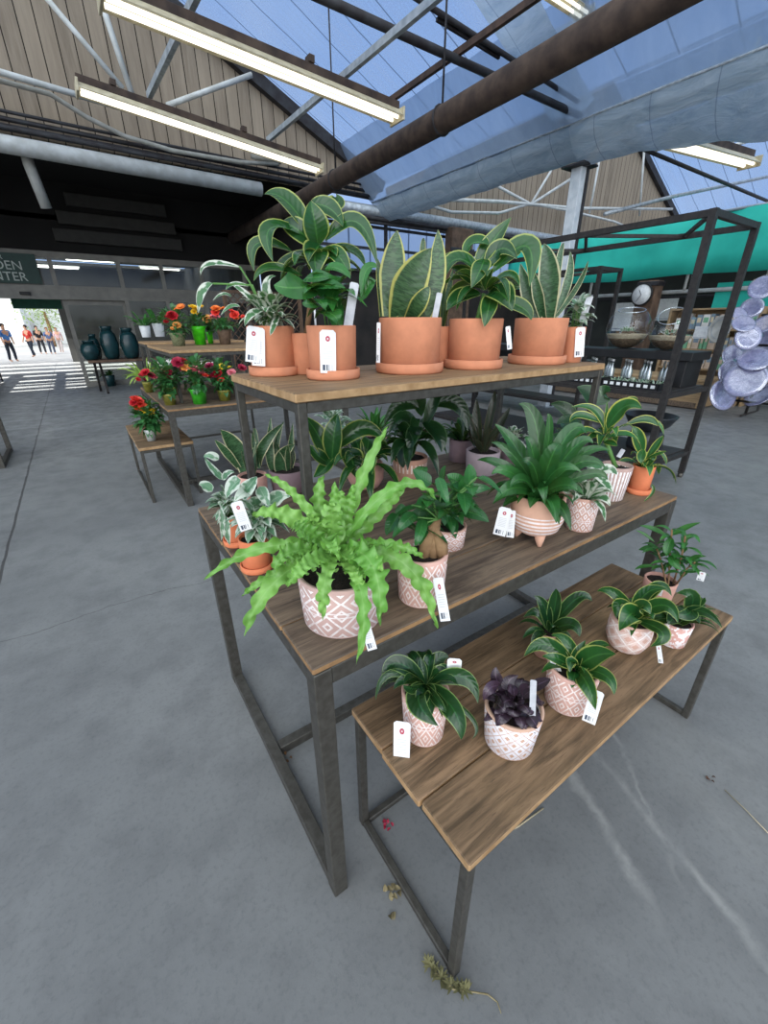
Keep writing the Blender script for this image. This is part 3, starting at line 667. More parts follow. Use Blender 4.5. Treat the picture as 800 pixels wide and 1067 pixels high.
table('table_riser', 'wooden riser on thin steel legs holding the row of terracotta pots', 'riser', .3975, .927, 1.296, .50, RZ, .024, .026, .024, 3, M['board_riser'], 'display furniture', .004, False, None, .8645)
# flower display behind
table('display_table', 'steel framed table crowded with red and pink flowers', 'table', .51, 3.84, 1.7, 1.7, .864, .05, .05, .02, 9, M['board_x'], 'flower display furniture', 0, True, .6)
table('display_bench', 'low wooden bench with one pot of coral and yellow flowers', 'bench', .262, 4.117, .44, 1.1, .52, .026, .024, .03, 4, M['board_bench'], 'flower display furniture', .004, True, None)
table('table_riser', 'wooden riser on the flower table holding lime green wrapped pots', 'riser', .66, 4.1, 1.3, 1.32, 1.30, .026, .028, .026, 4, M['board_riser'], 'flower display furniture', .004, False, None, .8645)
table('plant_stand', 'tall stand with two white pots near the dark shop front', 'stand', .72, 6.1, 1.2, .6, 1.30, .03, .03, .025, 4, M['board_riser'], 'flower display furniture', .004, True, .3)
table('display_table', 'steel table of which only one dark leg shows by the aisle', 'table', -2.6, 6.237, 1.632, .9, .864, .05, .05, .02, 6, M['board_x'], None, 0, True, .4)

# ================================================================== pots
TABLE, BENCH = .8645, .5195
def flat(v): return V((v.x, v.y, 0))
class Pot: pass
LEN = {}
def pot(name, label, zs, base, rl, rr, mat, taper=.86, style='cyl', cat='potted plant', group=None, push=0, soil=True, saucer=False, rim=.006, kr=1.0):
    F = at(base[0], base[1], 'Z', zs); hdir = flat(F - CAM).normalized()
    r = .07
    for _ in range(12):
        rb = r * (1.12 if saucer else taper if style != 'bowl' else .55)
        c = F + hdir * (rb + push)
        pl, pr_ = onplane(rl[0], rl[1], c, hdir), onplane(rr[0], rr[1], c, hdir)
        r = (pl - pr_).length / 2 * .97 * kr
    mid = (pl + pr_) / 2; h = mid.z - zs
    P = Pot(); P.c = V((c.x, c.y, zs)); P.h = h; P.r = r; P.hd = hdir
    # keep the vertical axis where the base says, sideways shift from the rim
    side = V((-hdir.y, hdir.x, 0)); P.c += side * ((mid - c).dot(side) * .9)
    t = thing(name, label, cat, P.c, 0, group); P.t = t
    th = min(.009, r * .12)
    bm = B(); z0 = 0; rb = r * taper
    if saucer:
        s = B(); sh = h * .19
        lathe(s, [(0, 0), (r * 1.08, 0), (r * 1.12, sh * .2), (r * 1.12, sh), (r * 1.04, sh), (r * 1.02, sh * .5), (0, sh * .5)], 48)
        obj('saucer', s, mat, t); z0 = sh * .5 + .0005
    if style == 'bowl':
        prof = [(0, .16 * h), (rb * .6, .17 * h), (r * .92, .30 * h), (r * 1.06, .50 * h), (r * 1.07, .66 * h), (r, h), (r - th, h), (r * 1.0 - th, .66 * h), (r * .8, .4 * h), (0, .38 * h)]
        fb = B()
        for kf in range(3):
            a = kf * 2 * PI / 3 + math.atan2(-hdir.y, -hdir.x) + .45
            q = V((r * .62 * math.cos(a), r * .62 * math.sin(a), 0))
            f_ = B(); tube(f_, [V((q.x * 1.1, q.y * 1.1, 0)), V((q.x, q.y, .12 * h)), V((q.x * .9, q.y * .9, .30 * h))], [r * .07, r * .17, r * .26], 12); obj('foot', f_, mat, t)
        fb.free()
    elif style == 'round':
        prof = [(0, z0), (rb * .75, z0), (rb * .95, z0 + .05 * h), (r * 1.05, .35 * h), (r * 1.06, .6 * h), (r, h), (r - th, h), (r - th, .6 * h), (0, .45 * h)]
    elif style == 'foil':
        prof = [(0, z0), (rb, z0), (r * .9, .8 * h), (r * 1.12, h), (r * 1.04, h), (r * .84, .8 * h), (0, .75 * h)]
    else:
        prof = [(0, z0), (rb * .94, z0), (rb, z0 + .02 * h), (r, h * .985), (r - .002, h), (r - th, h), (r - th * 1.3, h * .6), (0, h * .55)]
    pm = lathe(bm, prof, 56, vr=(0, h))
    obj('pot', pm, mat, t)
    if soil:
        s = B(); lathe(s, [((r - th) * .985, 0), ((r - th) * .7, .004), (0, .008)], 28)
        rg = random.Random(int(base[0] * 7)); 
        for v in s.verts: v.co.z += rg.uniform(0, .006) + h * (.86 if style != 'foil' else .9); v.co.x += rg.uniform(-.0015, 0.0015)
        obj('soil', s, M['soil'], t)
    P.top = P.c + V((0, 0, h * .88)); P.axis = P.c
    return P
def P3(P, px, dd=0):
    """point seen at px on the upright plane through the pot axis, pushed dd metres away from the viewer"""
    return onplane(px[0], px[1], P.c + P.hd * dd, P.hd)
def Z(o, s): return lambda x, y: (o[0] + x / s, o[1] + y / s)
def wpx(P, px, dd=0): return (P3(P, px, dd) - P3(P, (px[0] + 1, px[1]), dd)).length
class Fol:
    def __init__(s, P, mat, name='foliage', seed=1):
        s.P = P; s.bm = B(); s.mat = mat; s.name = name; s.r = random.Random(seed); s.nodraw = False
    def L(s, z, lst, shape='lance', base=None, **kw):
        """traced leaves: (mid x, y, dd, tip x, y, dd, width px[, base x, y, dd])"""
        P = s.P
        if 'face' not in kw: kw['face'] = (-P.hd * .8 + V((0, 0, .6))).normalized()
        for q in lst:
            m = z(q[0], q[1]); t = z(q[3], q[4])
            pm, pt = P3(P, m, q[2]), P3(P, t, q[5])
            if len(q) > 7: b = P3(P, z(q[7], q[8]), q[9] if len(q) > 9 else 0)
            else: b = V(base) if base is not None else P.top + V((s.r.uniform(-1, 1), s.r.uniform(-1, 1), 0)) * P.r * .25
            sc = 1 / (z(1, 0)[0] - z(0, 0)[0])
            w = q[6] / sc * wpx(P, m, q[2])
            b_ = V(b) - P.c
            leaf(s.bm, b_, pm - P.c, pt - P.c, w * (.95 if shape == 'fern' else 1.1), shape, roll=s.r.uniform(-.35, .35) if shape in ('lance', 'ovate') else 0, **kw)
        return s
    def rosette(s, n, Lr, w, el=(20, 70), droop=.3, shape='lance', base=None, az0=0, spread=.2, azr=None, **kw):
        P = s.P; r = s.r; b0 = V(base) if base is not None else P.top - P.c
        for i in range(n):
            az = az0 + i * 2.399 + r.uniform(-.3, .3) if azr is None else r.uniform(*azr)
            e = math.radians(r.uniform(*el)); ll = r.uniform(*Lr)
            d = V((math.cos(az) * math.cos(e), math.sin(az) * math.cos(e), math.sin(e)))
            b = b0 + V((math.cos(az), math.sin(az), 0)) * P.r * spread
            leaf(s.bm, b, b + d * ll * .52, b + d * ll * (1 - droop * .25) - V((0, 0, droop * ll * (1 - .3 * math.sin(e)))), w * 1.25 * r.uniform(.65, 1.15), shape, roll=r.uniform(-.5, .5), **kw)
        return s
    def bushy(s, n, c, rad, ll, w, shape='ovate', up=.2, stems=None, petiole=True, **kw):
        """small leaves in an ellipsoid rad=(rx, ry, rz) round c (relative to the pot)"""
        r = s.r; c = V(c)
        for i in range(n):
            while True:
                q = V((r.uniform(-1, 1), r.uniform(-1, 1), r.uniform(-1, 1)))
                if .15 < q.length < 1: break
            d = V((q.x, q.y, q.z * .6 + up + r.uniform(-.3, .3))); d = d.normalized() if d.length > .05 else V((0, 0, 1))
            p = c + V((q.x * rad[0], q.y * rad[1], q.z * rad[2])); l_ = ll * r.uniform(.7, 1.2)
            leaf(s.bm, p - d * l_ * .5, p + V((0, 0, l_ * .1)), p + d * l_ * .5 - V((0, 0, l_ * .15)), w * r.uniform(.8, 1.2), shape, ns=5, nc=2, **kw)
            if petiole and i % 3 == 0 and stems is not None:
                tube(stems, [V((0, 0, s.P.h * .86)) + V((q.x, q.y, 0)) * s.P.r * .3, (p + c * 1) * .5 - V((0, 0, .01)), p - d * l_ * .5], .0016, 5)
        return s
    def done(s):
        return obj(s.name, s.bm, s.mat, s.P.t)
# tags
k = N('tag_card'); uv = k.xyz(k.n('UVMap').outputs[0]); u, v = uv[0], uv[1]
def rng_(x, a, b): return k.math('MULTIPLY', k.math('GREATER_THAN', x, a), k.math('LESS_THAN', x, b))
du = k.math('MULTIPLY', k.math('SUBTRACT', u, .5), .45); dv = k.math('SUBTRACT', v, .80)
dist = k.math('SQRT', k.math('ADD', k.math('MULTIPLY', du, du), k.math('MULTIPLY', dv, dv)))
red = k.math('LESS_THAN', dist, .065); ring = k.math('LESS_THAN', dist, .02)
lines = k.math('MULTIPLY', k.math('MULTIPLY', rng_(v, .30, .66), rng_(u, .2, .8)), k.math('LESS_THAN', k.math('FRACT', k.math('MULTIPLY', v, 18)), .35))
wn = k.n('TexWhiteNoise', noise_dimensions='1D'); k.set(wn.inputs['W'], k.math('FLOOR', k.math('MULTIPLY', u, 34)))
bars = k.math('MULTIPLY', k.math('MULTIPLY', rng_(v, .06, .2), rng_(u, .15, .85)), k.math('GREATER_THAN', wn.outputs[0], .45))
c = k.mix(k.math('MULTIPLY', lines, .35), lin('eceded'), lin('8c9096')); c = k.mix(bars, c, lin('3d4a5c')); c = k.mix(red, c, lin('b5475a')); c = k.mix(ring, c, lin('eceded'))
k2 = k.n('BsdfPrincipled'); k.set(k2.inputs['Base Color'], c); k2.inputs['Roughness'].default_value = .5
M['tag'] = k.done(k2.outputs[0])
M['stake'] = plain('grey_stake', 'c9cbcf', 'b2b5ba', .5, 0, 40)
M['string'] = plain('string', 'd8cdb4', 'c4b89d', .9)
def card(name, P, top, bot, w, dd=0, mat=None, dd2=None, th=.0012, label=None, hole=False):
    """thin card between two pixels, width w px"""
    a = P3(P, top, dd) - P.c; b = P3(P, bot, dd if dd2 is None else dd2) - P.c; ww = w * wpx(P, top, dd)
    vdir = (a - b); H = vdir.length; vdir.normalize(); s = V((-P.hd.y, P.hd.x, 0)); s = -(s - vdir * s.dot(vdir)).normalized(); n = s.cross(vdir)
    bm = B(); uv = bm.loops.layers.uv.verify(); ch = ww * .16
    out = [(-.5 * ww + ch, H, ), (-.5 * ww, H - ch), (-.5 * ww, 0), (.5 * ww, 0), (.5 * ww, H - ch), (.5 * ww - ch, H)]
    fr = [bm.verts.new(b + s * x + vdir * y - n * th / 2) for x, y in out]; bk = [bm.verts.new(b + s * x + vdir * y + n * th / 2) for x, y in out]
    fs = [bm.faces.new(fr), bm.faces.new(bk[::-1])]
    for f, seq in ((fs[0], out), (fs[1], out[::-1])):
        for l, (x, y) in zip(f.loops, seq): l[uv].uv = (x / ww + .5, y / H)
    for i in range(6): bm.faces.new((fr[i], bk[i], bk[(i + 1) % 6], fr[(i + 1) % 6]))
    bmesh.ops.recalc_face_normals(bm, faces=bm.faces[:])
    o = obj(name, bm, mat or M['tag'], P.t)
    if label: o['label'] = label
    return o
def tagc(P, top, bot, w, dd=None, **kw): return card('price_tag', P, top, bot, w, -P.r * 1.04 - .003 if dd is None else dd, label='white price tag', **kw)
def stake(P, top, bot, w, dd=0, **kw): return card('plant_stake', P, top, bot, w, dd, M['stake'], label='pale grey plant stake', th=.002, **kw)

LM = {}
LM['drac_y'] = leafmat('dracaena_leaf', '1d4f27', '2f7033', 'aebb62', .09, '5c9a45', rough=.28)
LM['drac'] = leafmat('dark_dracaena_leaf', '193f24', '28592f', '8fae62', .06, '3f7f42', rough=.3)
LM['lemon'] = leafmat('lemon_edge_leaf', '22592d', '37803d', 'ccd065', .14, '4d9a4c', rough=.3)
LM['deep'] = leafmat('deep_green_leaf', '173c22', '23532c', '5b8050', .06, rough=.3)
LM['lily'] = leafmat('peace_lily_leaf', '235428', '3b7d3c', None, .1, '5aa04d', rough=.33)
LM['philo'] = leafmat('philodendron_leaf', '2b6a32', '43903f', None, .1, '6cb058', rough=.3)
LM['snake'] = leafmat('snake_leaf', '456b42', '577e4c', 'c9c66c', .15, None, '274a2c', rough=.42, trans=.12)
LM['snake_c'] = leafmat('pale_edged_snake_leaf', '45704a', '50794f', 'e2ddb0', .14, None, '2a4d31', rough=.42, trans=.12)
LM['fern'] = leafmat('fern_leaf', '76b84e', '9fd86c', None, .1, '9bcf74', rough=.42, trans=.35)
LM['white'] = leafmat('white_variegated_leaf', '3b7446', '538a58', 'e4ead8', .10, None, white='e9efdf', rough=.4)
LM['silver'] = leafmat('silver_leaf', '568a66', '79a884', 'dfe8da', .05, '9cc09c', white='d8e4d4', rough=.4)
LM['ficus'] = leafmat('ficus_leaf', '245c30', '357a3c', None, .1, '5a9450', rough=.28)
LM['purple'] = leafmat('purple_leaf', '2c1e2b', '4e3a4a', None, .1, '7c6478', rough=.25, trans=.1)
LM['shrub'] = leafmat('shrub_leaf', '2a6a2f', '42883c', None, .1, '65a352', rough=.38)
LM['flowerleaf'] = leafmat('flower_foliage', '2c6a38', '4a8f50', None, .1, '78ad70', rough=.4)
LM['limefol'] = leafmat('lime_foliage', '8fb94a', 'b5d268', None, .1, 'c8dc80', rough=.4, trans=.35)
M['stem'] = plain('green_stem', '5d8a45', '4a7338', .6)
M['bark'] = plain('pale_bark', '9c7f5c', '75593d', .85, 0, 25, .4)
PM = {}
PM['tribal'] = potmat('pink_diamond_pot', 'd9b5ac', 'f0e8e6', 'diamond', 9, 2, 1.6)
PM['tribal_s'] = potmat('pink_small_diamond_pot', 'dcb0a2', 'efe4e0', 'diamond', 10, 2, 1.6)
PM['tribal_t'] = potmat('tan_diamond_pot', 'd2a898', 'ece6e6', 'diamond', 12, 3, 1.2)
PM['waffle'] = potmat('white_waffle_pot', 'cfab95', 'e4e2e8', 'waffle', 12, 3)
PM['mosaic'] = potmat('pink_mosaic_pot', 'd9b0a0', 'f0e6e2', 'mosaic', 8, 2.4)
PM['bands'] = potmat('banded_pot', 'e0b096', 'efe4e2', 'hbands')
PM['ribs'] = potmat('white_ribbed_pot', 'b99c92', 'eeeaea', 'vribs', 26)
PM['dash'] = potmat('dash_pot', 'c99a84', 'e6d3c8', 'vdash', 26)
PM['speck'] = potmat('speckled_pot', 'd8a79c', 'efe6e6', 'speck')
PM['lilac'] = potmat('lilac_grey_pot', 'b3a3a8', 'c4b8bc', 'plain')
PM['plum'] = potmat('plum_grey_pot', '8a7478', '9c888c', 'plain')
PM['pinkplain'] = potmat('plain_pink_pot', 'd3a293', 'e2c0b4', 'plain')

z5 = Z((240, 180), 4); z6 = Z((380, 180), 10 / 3); z8 = Z((200, 400), 2.857); z1 = Z((380, 390), 4.104); zM = Z((490, 390), 3.636)
zR = Z((580, 400), 6.154); z3 = Z((310, 390), 3.636); zB1 = Z((380, 660), 4); zB3 = Z((540, 530), 3.636); zL = Z((200, 430), 5.714); zC = Z((200, 180), 6.667); zI = Z((0, 0), 1)

G1, G2, G3 = 'terracotta potted plants on the riser', 'potted plants on the large table', 'potted plants on the low bench'
# ------------------------------------------------------------------ on the riser
P = pot('potted_hoya', 'terracotta pot with trailing white edged leaves at the left end of the riser', RZ, (285, 393), (255.5, 339), (307, 340), M['terra'], .97, group=G1, saucer=True)
f = Fol(P, LM['white'], seed=3); sm = B()
f.bushy(70, (0, 0, P.h + .03), (P.r * 1.1, P.r * 1.0, .065), .055, .028, up=.1, stems=sm)
f.L(z5, [(60, 500, -.04, 10, 470, 0, 24, 150, 590), (150, 470, 0, 190, 430, 0, 36, 170, 590), (90, 590, -.1, 60, 640, -.11, 40, 150, 570), (180, 640, -.11, 165, 680, -.12, 26, 200, 590)], 'ovate')
f.L(zC, [(70, 830, 0, 45, 975, 0, 62, 145, 770), (130, 630, 0, 60, 712, 0, 40, 350, 660), (290, 775, 0, 235, 815, 0, 40, 400, 790), (210, 845, 0, 145, 890, 0, 34, 275, 860), (265, 930, 0, 200, 990, 0, 34, 335, 930)], 'lance')
tube(sm, [P.top - P.c, P3(P, zC(400, 760)) - P.c, P3(P, zC(330, 650)) - P.c], .003, 6); tube(sm, [P.top - P.c, P3(P, zC(420, 780)) - P.c, P3(P, zC(145, 770)) - P.c], .003, 6)
f.done(); obj('stem', sm, M['stem'], P.t)
tagc(P, z5(98, 640), z5(92, 790), 15); card('price_tag', P, z5(115, 645), z5(118, 805), 14, -P.r * 1.05 - .001)

P = pot('potted_dracaena', 'half hidden terracotta pot whose yellow edged leaves rise tallest over the riser', RZ, (313, 391), (299, 348), (339, 346), M['terra'], .95, group=G1, push=.0)
f = Fol(P, LM['drac_y'], seed=4); sm = B(); top = P3(P, z5(365, 330), 0)
tube(sm, [P.top - P.c, (top + P.top) / 2 - P.c, top - P.c], .009, 8)
f.L(z5, [(232, 118, 0, 142, 90, .02, 96, 335, 260), (415, 150, 0, 470, 225, -.04, 70, 330, 130), (352, 210, -.03, 335, 118, -.02, 104, 365, 305), (525, 205, -.04, 612, 385, -.08, 66, 395, 285),
         (170, 230, -.05, 178, 372, -.09, 84, 330, 275), (112, 295, 0, 100, 412, -.02, 56, 260, 330), (275, 235, -.02, 215, 205, .02, 84, 375, 320), (352, 345, -.06, 362, 432, -.09, 100, 375, 300),
         (505, 325, 0, 562, 392, -.03, 50, 400, 320), (452, 350, -.05, 500, 442, -.09, 64, 390, 320), (165, 395, 0, 98, 452, -.02, 40, 300, 430), (250, 360, .06, 190, 390, .08, 60, 360, 330), (440, 130, .02, 440, 88, .04, 60, 330, 140)], 'lance', ns=14, nc=6, fold=.3)
f.rosette(12, (.10, .18), .045, (0, 50), .5, base=top - P.c - V((0, 0, .04)), spread=.1, fold=.3)
f.done(); obj('stem', sm, M['bark'], P.t)

P = pot('potted_philodendron', 'terracotta pot with barcode tag and broad glossy green leaves, second along the riser', RZ, (347, 397), (318, 339), (371.5, 339), M['terra'], .96, group=G1, saucer=True)
f = Fol(P, LM['philo'], seed=5); sm = B()
f.L(z5, [(262, 480, -.06, 182, 468, -.06, 135, 335, 470), (335, 545, -.08, 300, 540, -.08, 62, 375, 540), (425, 590, -.09, 450, 628, -.1, 84, 375, 575), (400, 470, -.05, 480, 480, -.06, 84, 310, 480), (370, 435, -.03, 430, 430, -.03, 74, 310, 440), (450, 400, -.02, 500, 440, -.04, 66, 395, 400),
         (565, 410, 0, 545, 520, -.03, 50, 610, 395), (590, 445, .0, 560, 520, 0, 40, 540, 540), (380, 540, -.1, 400, 575, -.11, 50, 350, 520)], 'ovate', ns=12, nc=6, fold=.18)
f.bushy(26, (0, 0, P.h + .07), (P.r, P.r, .07), .075, .05, up=.2, stems=sm)
f.done(); obj('stem', sm, M['stem'], P.t)
stake(P, z5(518, 458), z5(490, 640), 9.5, -.035); tagc(P, z5(405, 655), z5(408, 835), 17)

P = pot('potted_snake_plant', 'middle terracotta pot on the riser with three broad banded snake plant blades', RZ, (425, 391), (394, 331), (461.5, 331), M['terra'], .97, group=G1, saucer=True)
f = Fol(P, LM['snake'], seed=6)
f.L(z6, [(98, 340, .02, 112, 200, .03, 92, 88, 500), (160, 385, -.03, 232, 262, -.04, 122, 118, 510), (245, 360, .0, 254, 198, .02, 74, 205, 505), (200, 290, .09, 206, 230, .09, 22, 195, 500, .07), (55, 380, .08, 42, 295, .09, 30, 60, 500, .05), (190, 450, -.05, 225, 395, -.05, 60, 150, 515)], 'snake', ns=16, nc=6, face=-P.hd, fold=.2)
f.done()
stake(P, zI(458, 305), zI(452, 336), 6, -.03); tagc(P, zI(394.5, 336), zI(394, 378), 4, -.05)

P = pot('potted_dracaena', 'fourth terracotta pot on the riser with arching dark green dracaena leaves', RZ, (496, 386), (467, 332), (525.5, 332), M['terra'], .97, group=G1, saucer=True)
f = Fol(P, LM['drac_y'], seed=7); sm = B(); top = P3(P, z6(415, 420)); tube(sm, [P.top - P.c, top - P.c], .008, 8)
f.L(z6, [(440, 245, .02, 508, 155, .04, 58, 385, 330), (320, 300, -.03, 275, 370, -.06, 66, 405, 350), (560, 255, 0, 572, 395, -.05, 84, 440, 350), (325, 285, 0, 268, 298, 0, 24, 400, 340), (430, 470, -.09, 415, 535, -.12, 56, 440, 420), (475, 420, -.08, 512, 480, -.11, 84, 425, 420),
         (335, 435, -.04, 285, 478, -.07, 80, 405, 420), (540, 465, -.02, 578, 512, -.04, 54, 440, 440), (490, 390, 0, 538, 400, 0, 50, 420, 400), (400, 340, -.05, 370, 400, -.07, 60, 415, 300), (375, 245, .02, 345, 290, .02, 66, 430, 250), (470, 265, 0, 530, 300, -.03, 60, 420, 340), (345, 350, 0, 300, 330, 0, 50, 400, 400)], 'lance', ns=14, nc=6, fold=.3)
f.rosette(14, (.10, .19), .04, (-5, 60), .5, base=top - P.c + V((0, 0, .01)), spread=.1, fold=.3); f.done(); obj('stem', sm, M['stem'], P.t)
tagc(P, zI(529, 340), zI(531, 364), 5, -.06)

P = pot('potted_snake_plant', 'terracotta pot near the right end of the riser with slim pale edged snake plant blades', RZ, (566, 381), (535, 332), (593.5, 331), M['terra'], .97, group=G1, saucer=True)
f = Fol(P, LM['snake_c'], seed=8)
f.L(z6, [(640, 360, -.02, 622, 246, -.02, 78, 636, 510), (568, 420, 0, 540, 315, 0, 52, 600, 505), (706, 375, .03, 712, 272, .04, 32, 655, 505), (735, 400, 0, 776, 305, -.02, 20, 655, 510), (672, 320, .06, 692, 243, .07, 26, 650, 505), (600, 420, -.04, 585, 340, -.04, 40, 620, 510)], 'snake', ns=16, nc=6, face=-P.hd, fold=.25)
f.done()

P = pot('potted_syngonium', 'small terracotta pot with pale mottled leaves at the far right end of the riser', RZ, (600, 379), (588, 341), (611, 340), M['terra'], .97, group=G1, push=.04)
f = Fol(P, LM['silver'], seed=9); sm = B(); f.bushy(46, (0, 0, P.h + .05), (P.r * 1.35, P.r * 1.35, .07), .05, .034, stems=sm, up=.15); f.done(); obj('stem', sm, M['stem'], P.t)
stake(P, zI(615, 308), zI(606, 336), 7, -.02); tagc(P, zI(605, 341), zI(603, 372), 10)

P = pot('potted_snake_plant', 'snake plant in the back row of the riser behind the two middle pots', RZ, (452, 386), (437, 340), (474, 340), M['terra'], .97, group=G1, push=.10)
f = Fol(P, LM['snake'], seed=10); f.rosette(7, (.16, .24), .035, (72, 88), 0, 'snake', spread=.4); f.done()

# ------------------------------------------------------------------ on the large table
P = pot('potted_fern', 'wavy bright green bird nest fern in a wide pink diamond pot at the table corner', TABLE, (345, 668), (309, 588), (402, 593), PM['tribal'], .93, 'cyl', group=G2)
f = Fol(P, LM['fern'], seed=11)
cr = P3(P, z8(430, 500), 0)
f.L(z8, [(225, 485, 0, 35, 585, -.05, 46), (262, 575, -.10, 155, 752, -.15, 66), (320, 345, .02, 212, 268, .03, 34), (380, 370, .04, 392, 272, .06, 56), (424, 390, -.02, 425, 290, -.01, 50), (462, 390, .02, 480, 296, .03, 50), (508, 275, .07, 582, 128, .12, 40),
         (600, 310, .0, 728, 345, -.04, 40), (630, 535, -.06, 725, 722, -.10, 62), (530, 530, -.11, 560, 715, -.17, 84), (505, 630, -.15, 490, 830, -.20, 48), (398, 575, -.14, 390, 702, -.17, 56), (260, 560, -.03, 148, 632, -.06, 40), (290, 395, .0, 180, 395, -.02, 66), (345, 440, -.05, 300, 430, -.08, 60),
         (350, 530, -.12, 285, 602, -.16, 66), (560, 380, .05, 640, 300, .10, 40), (590, 480, -.02, 690, 520, -.04, 40), (300, 500, -.08, 245, 560, -.12, 66), (410, 470, -.06, 440, 520, -.14, 60), (480, 560, -.10, 520, 650, -.15, 46)],
    'fern', base=cr, wave=.24, freq=52, ns=64, nc=6, fold=.12)
f.rosette(20, (.10, .18), .034, (5, 80), .25, 'fern', base=cr - P.c, spread=.1, wave=.16, freq=40, ns=40); f.done()
tagc(P, zI(377, 640), zI(388, 677), 10.5, -.155)

P = pot('potted_ficus', 'ginseng ficus with swollen bare roots in a pink diamond pot', TABLE, (437, 635), (412.5, 570), (468, 577), PM['tribal_s'], .9, group=G2)
f = Fol(P, LM['ficus'], seed=12); tr_ = B()
tp = P3(P, z1(315, 620)) - P.c; s0 = P.top - P.c
for pts, rr in (([z1(250, 800), z1(262, 720), z1(290, 660), z1(315, 615)], (.012, .017, .012, .007)), ([z1(335, 800), z1(325, 735), z1(300, 670), z1(315, 615)], (.013, .018, .012, .007)), ([z1(295, 805), z1(292, 740), z1(300, 670), z1(315, 600)], (.010, .014, .010, .006))):
    q = [P3(P, a, -.012 + .01 * i) - P.c for i, a in enumerate(pts)]; q[0].z = s0.z - .01; tube(tr_, q, list(rr), 12)
obj('trunk', tr_, M['bark'], P.t, True)
sm = B(); rg = random.Random(2)
for tip in ((150, 640), (230, 680), (230, 440), (330, 470), (400, 460), (480, 440), (200, 560), (380, 560), (270, 520), (440, 540), (330, 560), (450, 480), (120, 640)):
    e = P3(P, z1(*tip), rg.uniform(-.05, .08)) - P.c; tube(sm, [tp, (tp + e) / 2 + V((0, 0, .012)), e], .0022, 5)
    for j in range(4):
        q = tp.lerp(e, .45 + .18 * j); d = V((rg.uniform(-1, 1), rg.uniform(-1, 1), rg.uniform(-.3, .6))).normalized(); leaf(f.bm, q, q + d * .03, q + d * .06 - V((0, 0, .012)), .032, 'ovate', ns=7)
f.L(z1, [(175, 630, -.05, 140, 672, -.06, 52, 215, 595), (235, 680, -.06, 215, 735, -.07, 46, 250, 620), (335, 500, -.04, 360, 560, -.05, 44, 315, 440), (240, 440, 0, 205, 405, 0, 60, 285, 470), (115, 645, 0, 92, 690, -.02, 62, 145, 600), (385, 450, .0, 350, 430, 0, 60, 420, 480), (440, 455, -.02, 470, 420, 0, 56, 420, 500)], 'ovate', ns=9, nc=6)
f.done(); obj('branch', sm, M['stem'], P.t)
tagc(P, z1(312, 870), z1(345, 1055), 11, -.075)

P = pot('potted_peperomia', 'greyish pink diamond pot behind the ginseng ficus with rounded dark leaves', TABLE, (475, 577), (444, 551), (485, 541), PM['tribal_t'], .92, group=G2, kr=1.0)
f = Fol(P, LM['ficus'], seed=13); sm = B()
f.L(z1, [(470, 490, -.02, 540, 490, 0, 50, 400, 520), (480, 600, -.03, 530, 632, -.05, 60, 410, 580), (430, 540, -.03, 470, 560, -.05, 44, 390, 560)], 'ovate', ns=9, nc=6)
f.bushy(26, (0, 0, P.h + .05), (P.r * 1.4, P.r * 1.4, .06), .07, .04, stems=sm, up=.2); f.done(); obj('stem', sm, M['stem'], P.t)

P = pot('potted_peace_lily', 'full leafy peace lily in a footed blush bowl with pale stripes', TABLE, (550, 567), (535, 513), (592, 515), PM['bands'], .8, 'bowl', group=G2)
f = Fol(P, LM['lily'], seed=14); cr = P.top + V((0, 0, .01))
f.L(zM, [(180, 290, 0, 92, 188, 0, 58), (250, 200, .03, 183, 112, .04, 62), (298, 230, 0, 290, 150, 0, 30), (165, 310, -.04, 78, 258, -.04, 36), (130, 350, -.05, 25, 325, -.03, 42), (170, 430, -.09, 92, 482, -.12, 66), (365, 235, .02, 440, 225, .04, 62), (390, 280, 0, 465, 262, 0, 54), (400, 340, 0, 512, 352, -.02, 54),
         (345, 420, -.09, 405, 440, -.12, 66), (272, 430, -.11, 282, 492, -.14, 42), (305, 320, -.07, 340, 262, -.05, 72), (200, 400, -.09, 150, 430, -.12, 50), (235, 290, -.04, 205, 240, -.03, 40), (410, 310, .05, 530, 290, .06, 50), (330, 360, -.08, 420, 370, -.10, 44), (440, 380, .0, 520, 400, 0, 40), (150, 370, -.06, 80, 380, -.08, 44), (240, 350, -.09, 190, 330, -.1, 44)], 'lance', base=cr, ns=12, nc=6, fold=.25)
f.rosette(44, (.09, .18), .034, (5, 75), .4, base=cr - P.c - V((0, 0, .01)), spread=.15, fold=.25); f.done()
tagc(P, zM(135, 505), zM(108, 610), 13.5, -.085); card('price_tag', P, zM(158, 515), zM(150, 618), 8, -.07)

P = pot('potted_aglaonema', 'pink and white diamond pot beside the footed bowl with white splashed leaves', TABLE, (607, 556), (592, 517), (627, 514), PM['tribal_t'], .88, group=G2)
f = Fol(P, LM['white'], seed=15); f.L(zM, [(500, 400, -.05, 540, 450, -.08, 40, 440, 350), (470, 350, -.02, 420, 340, -.02, 40, 500, 350), (520, 360, 0, 555, 380, 0, 46, 460, 380)], 'lance', ns=9)
f.rosette(22, (.08, .15), .028, (10, 75), .4); f.done()

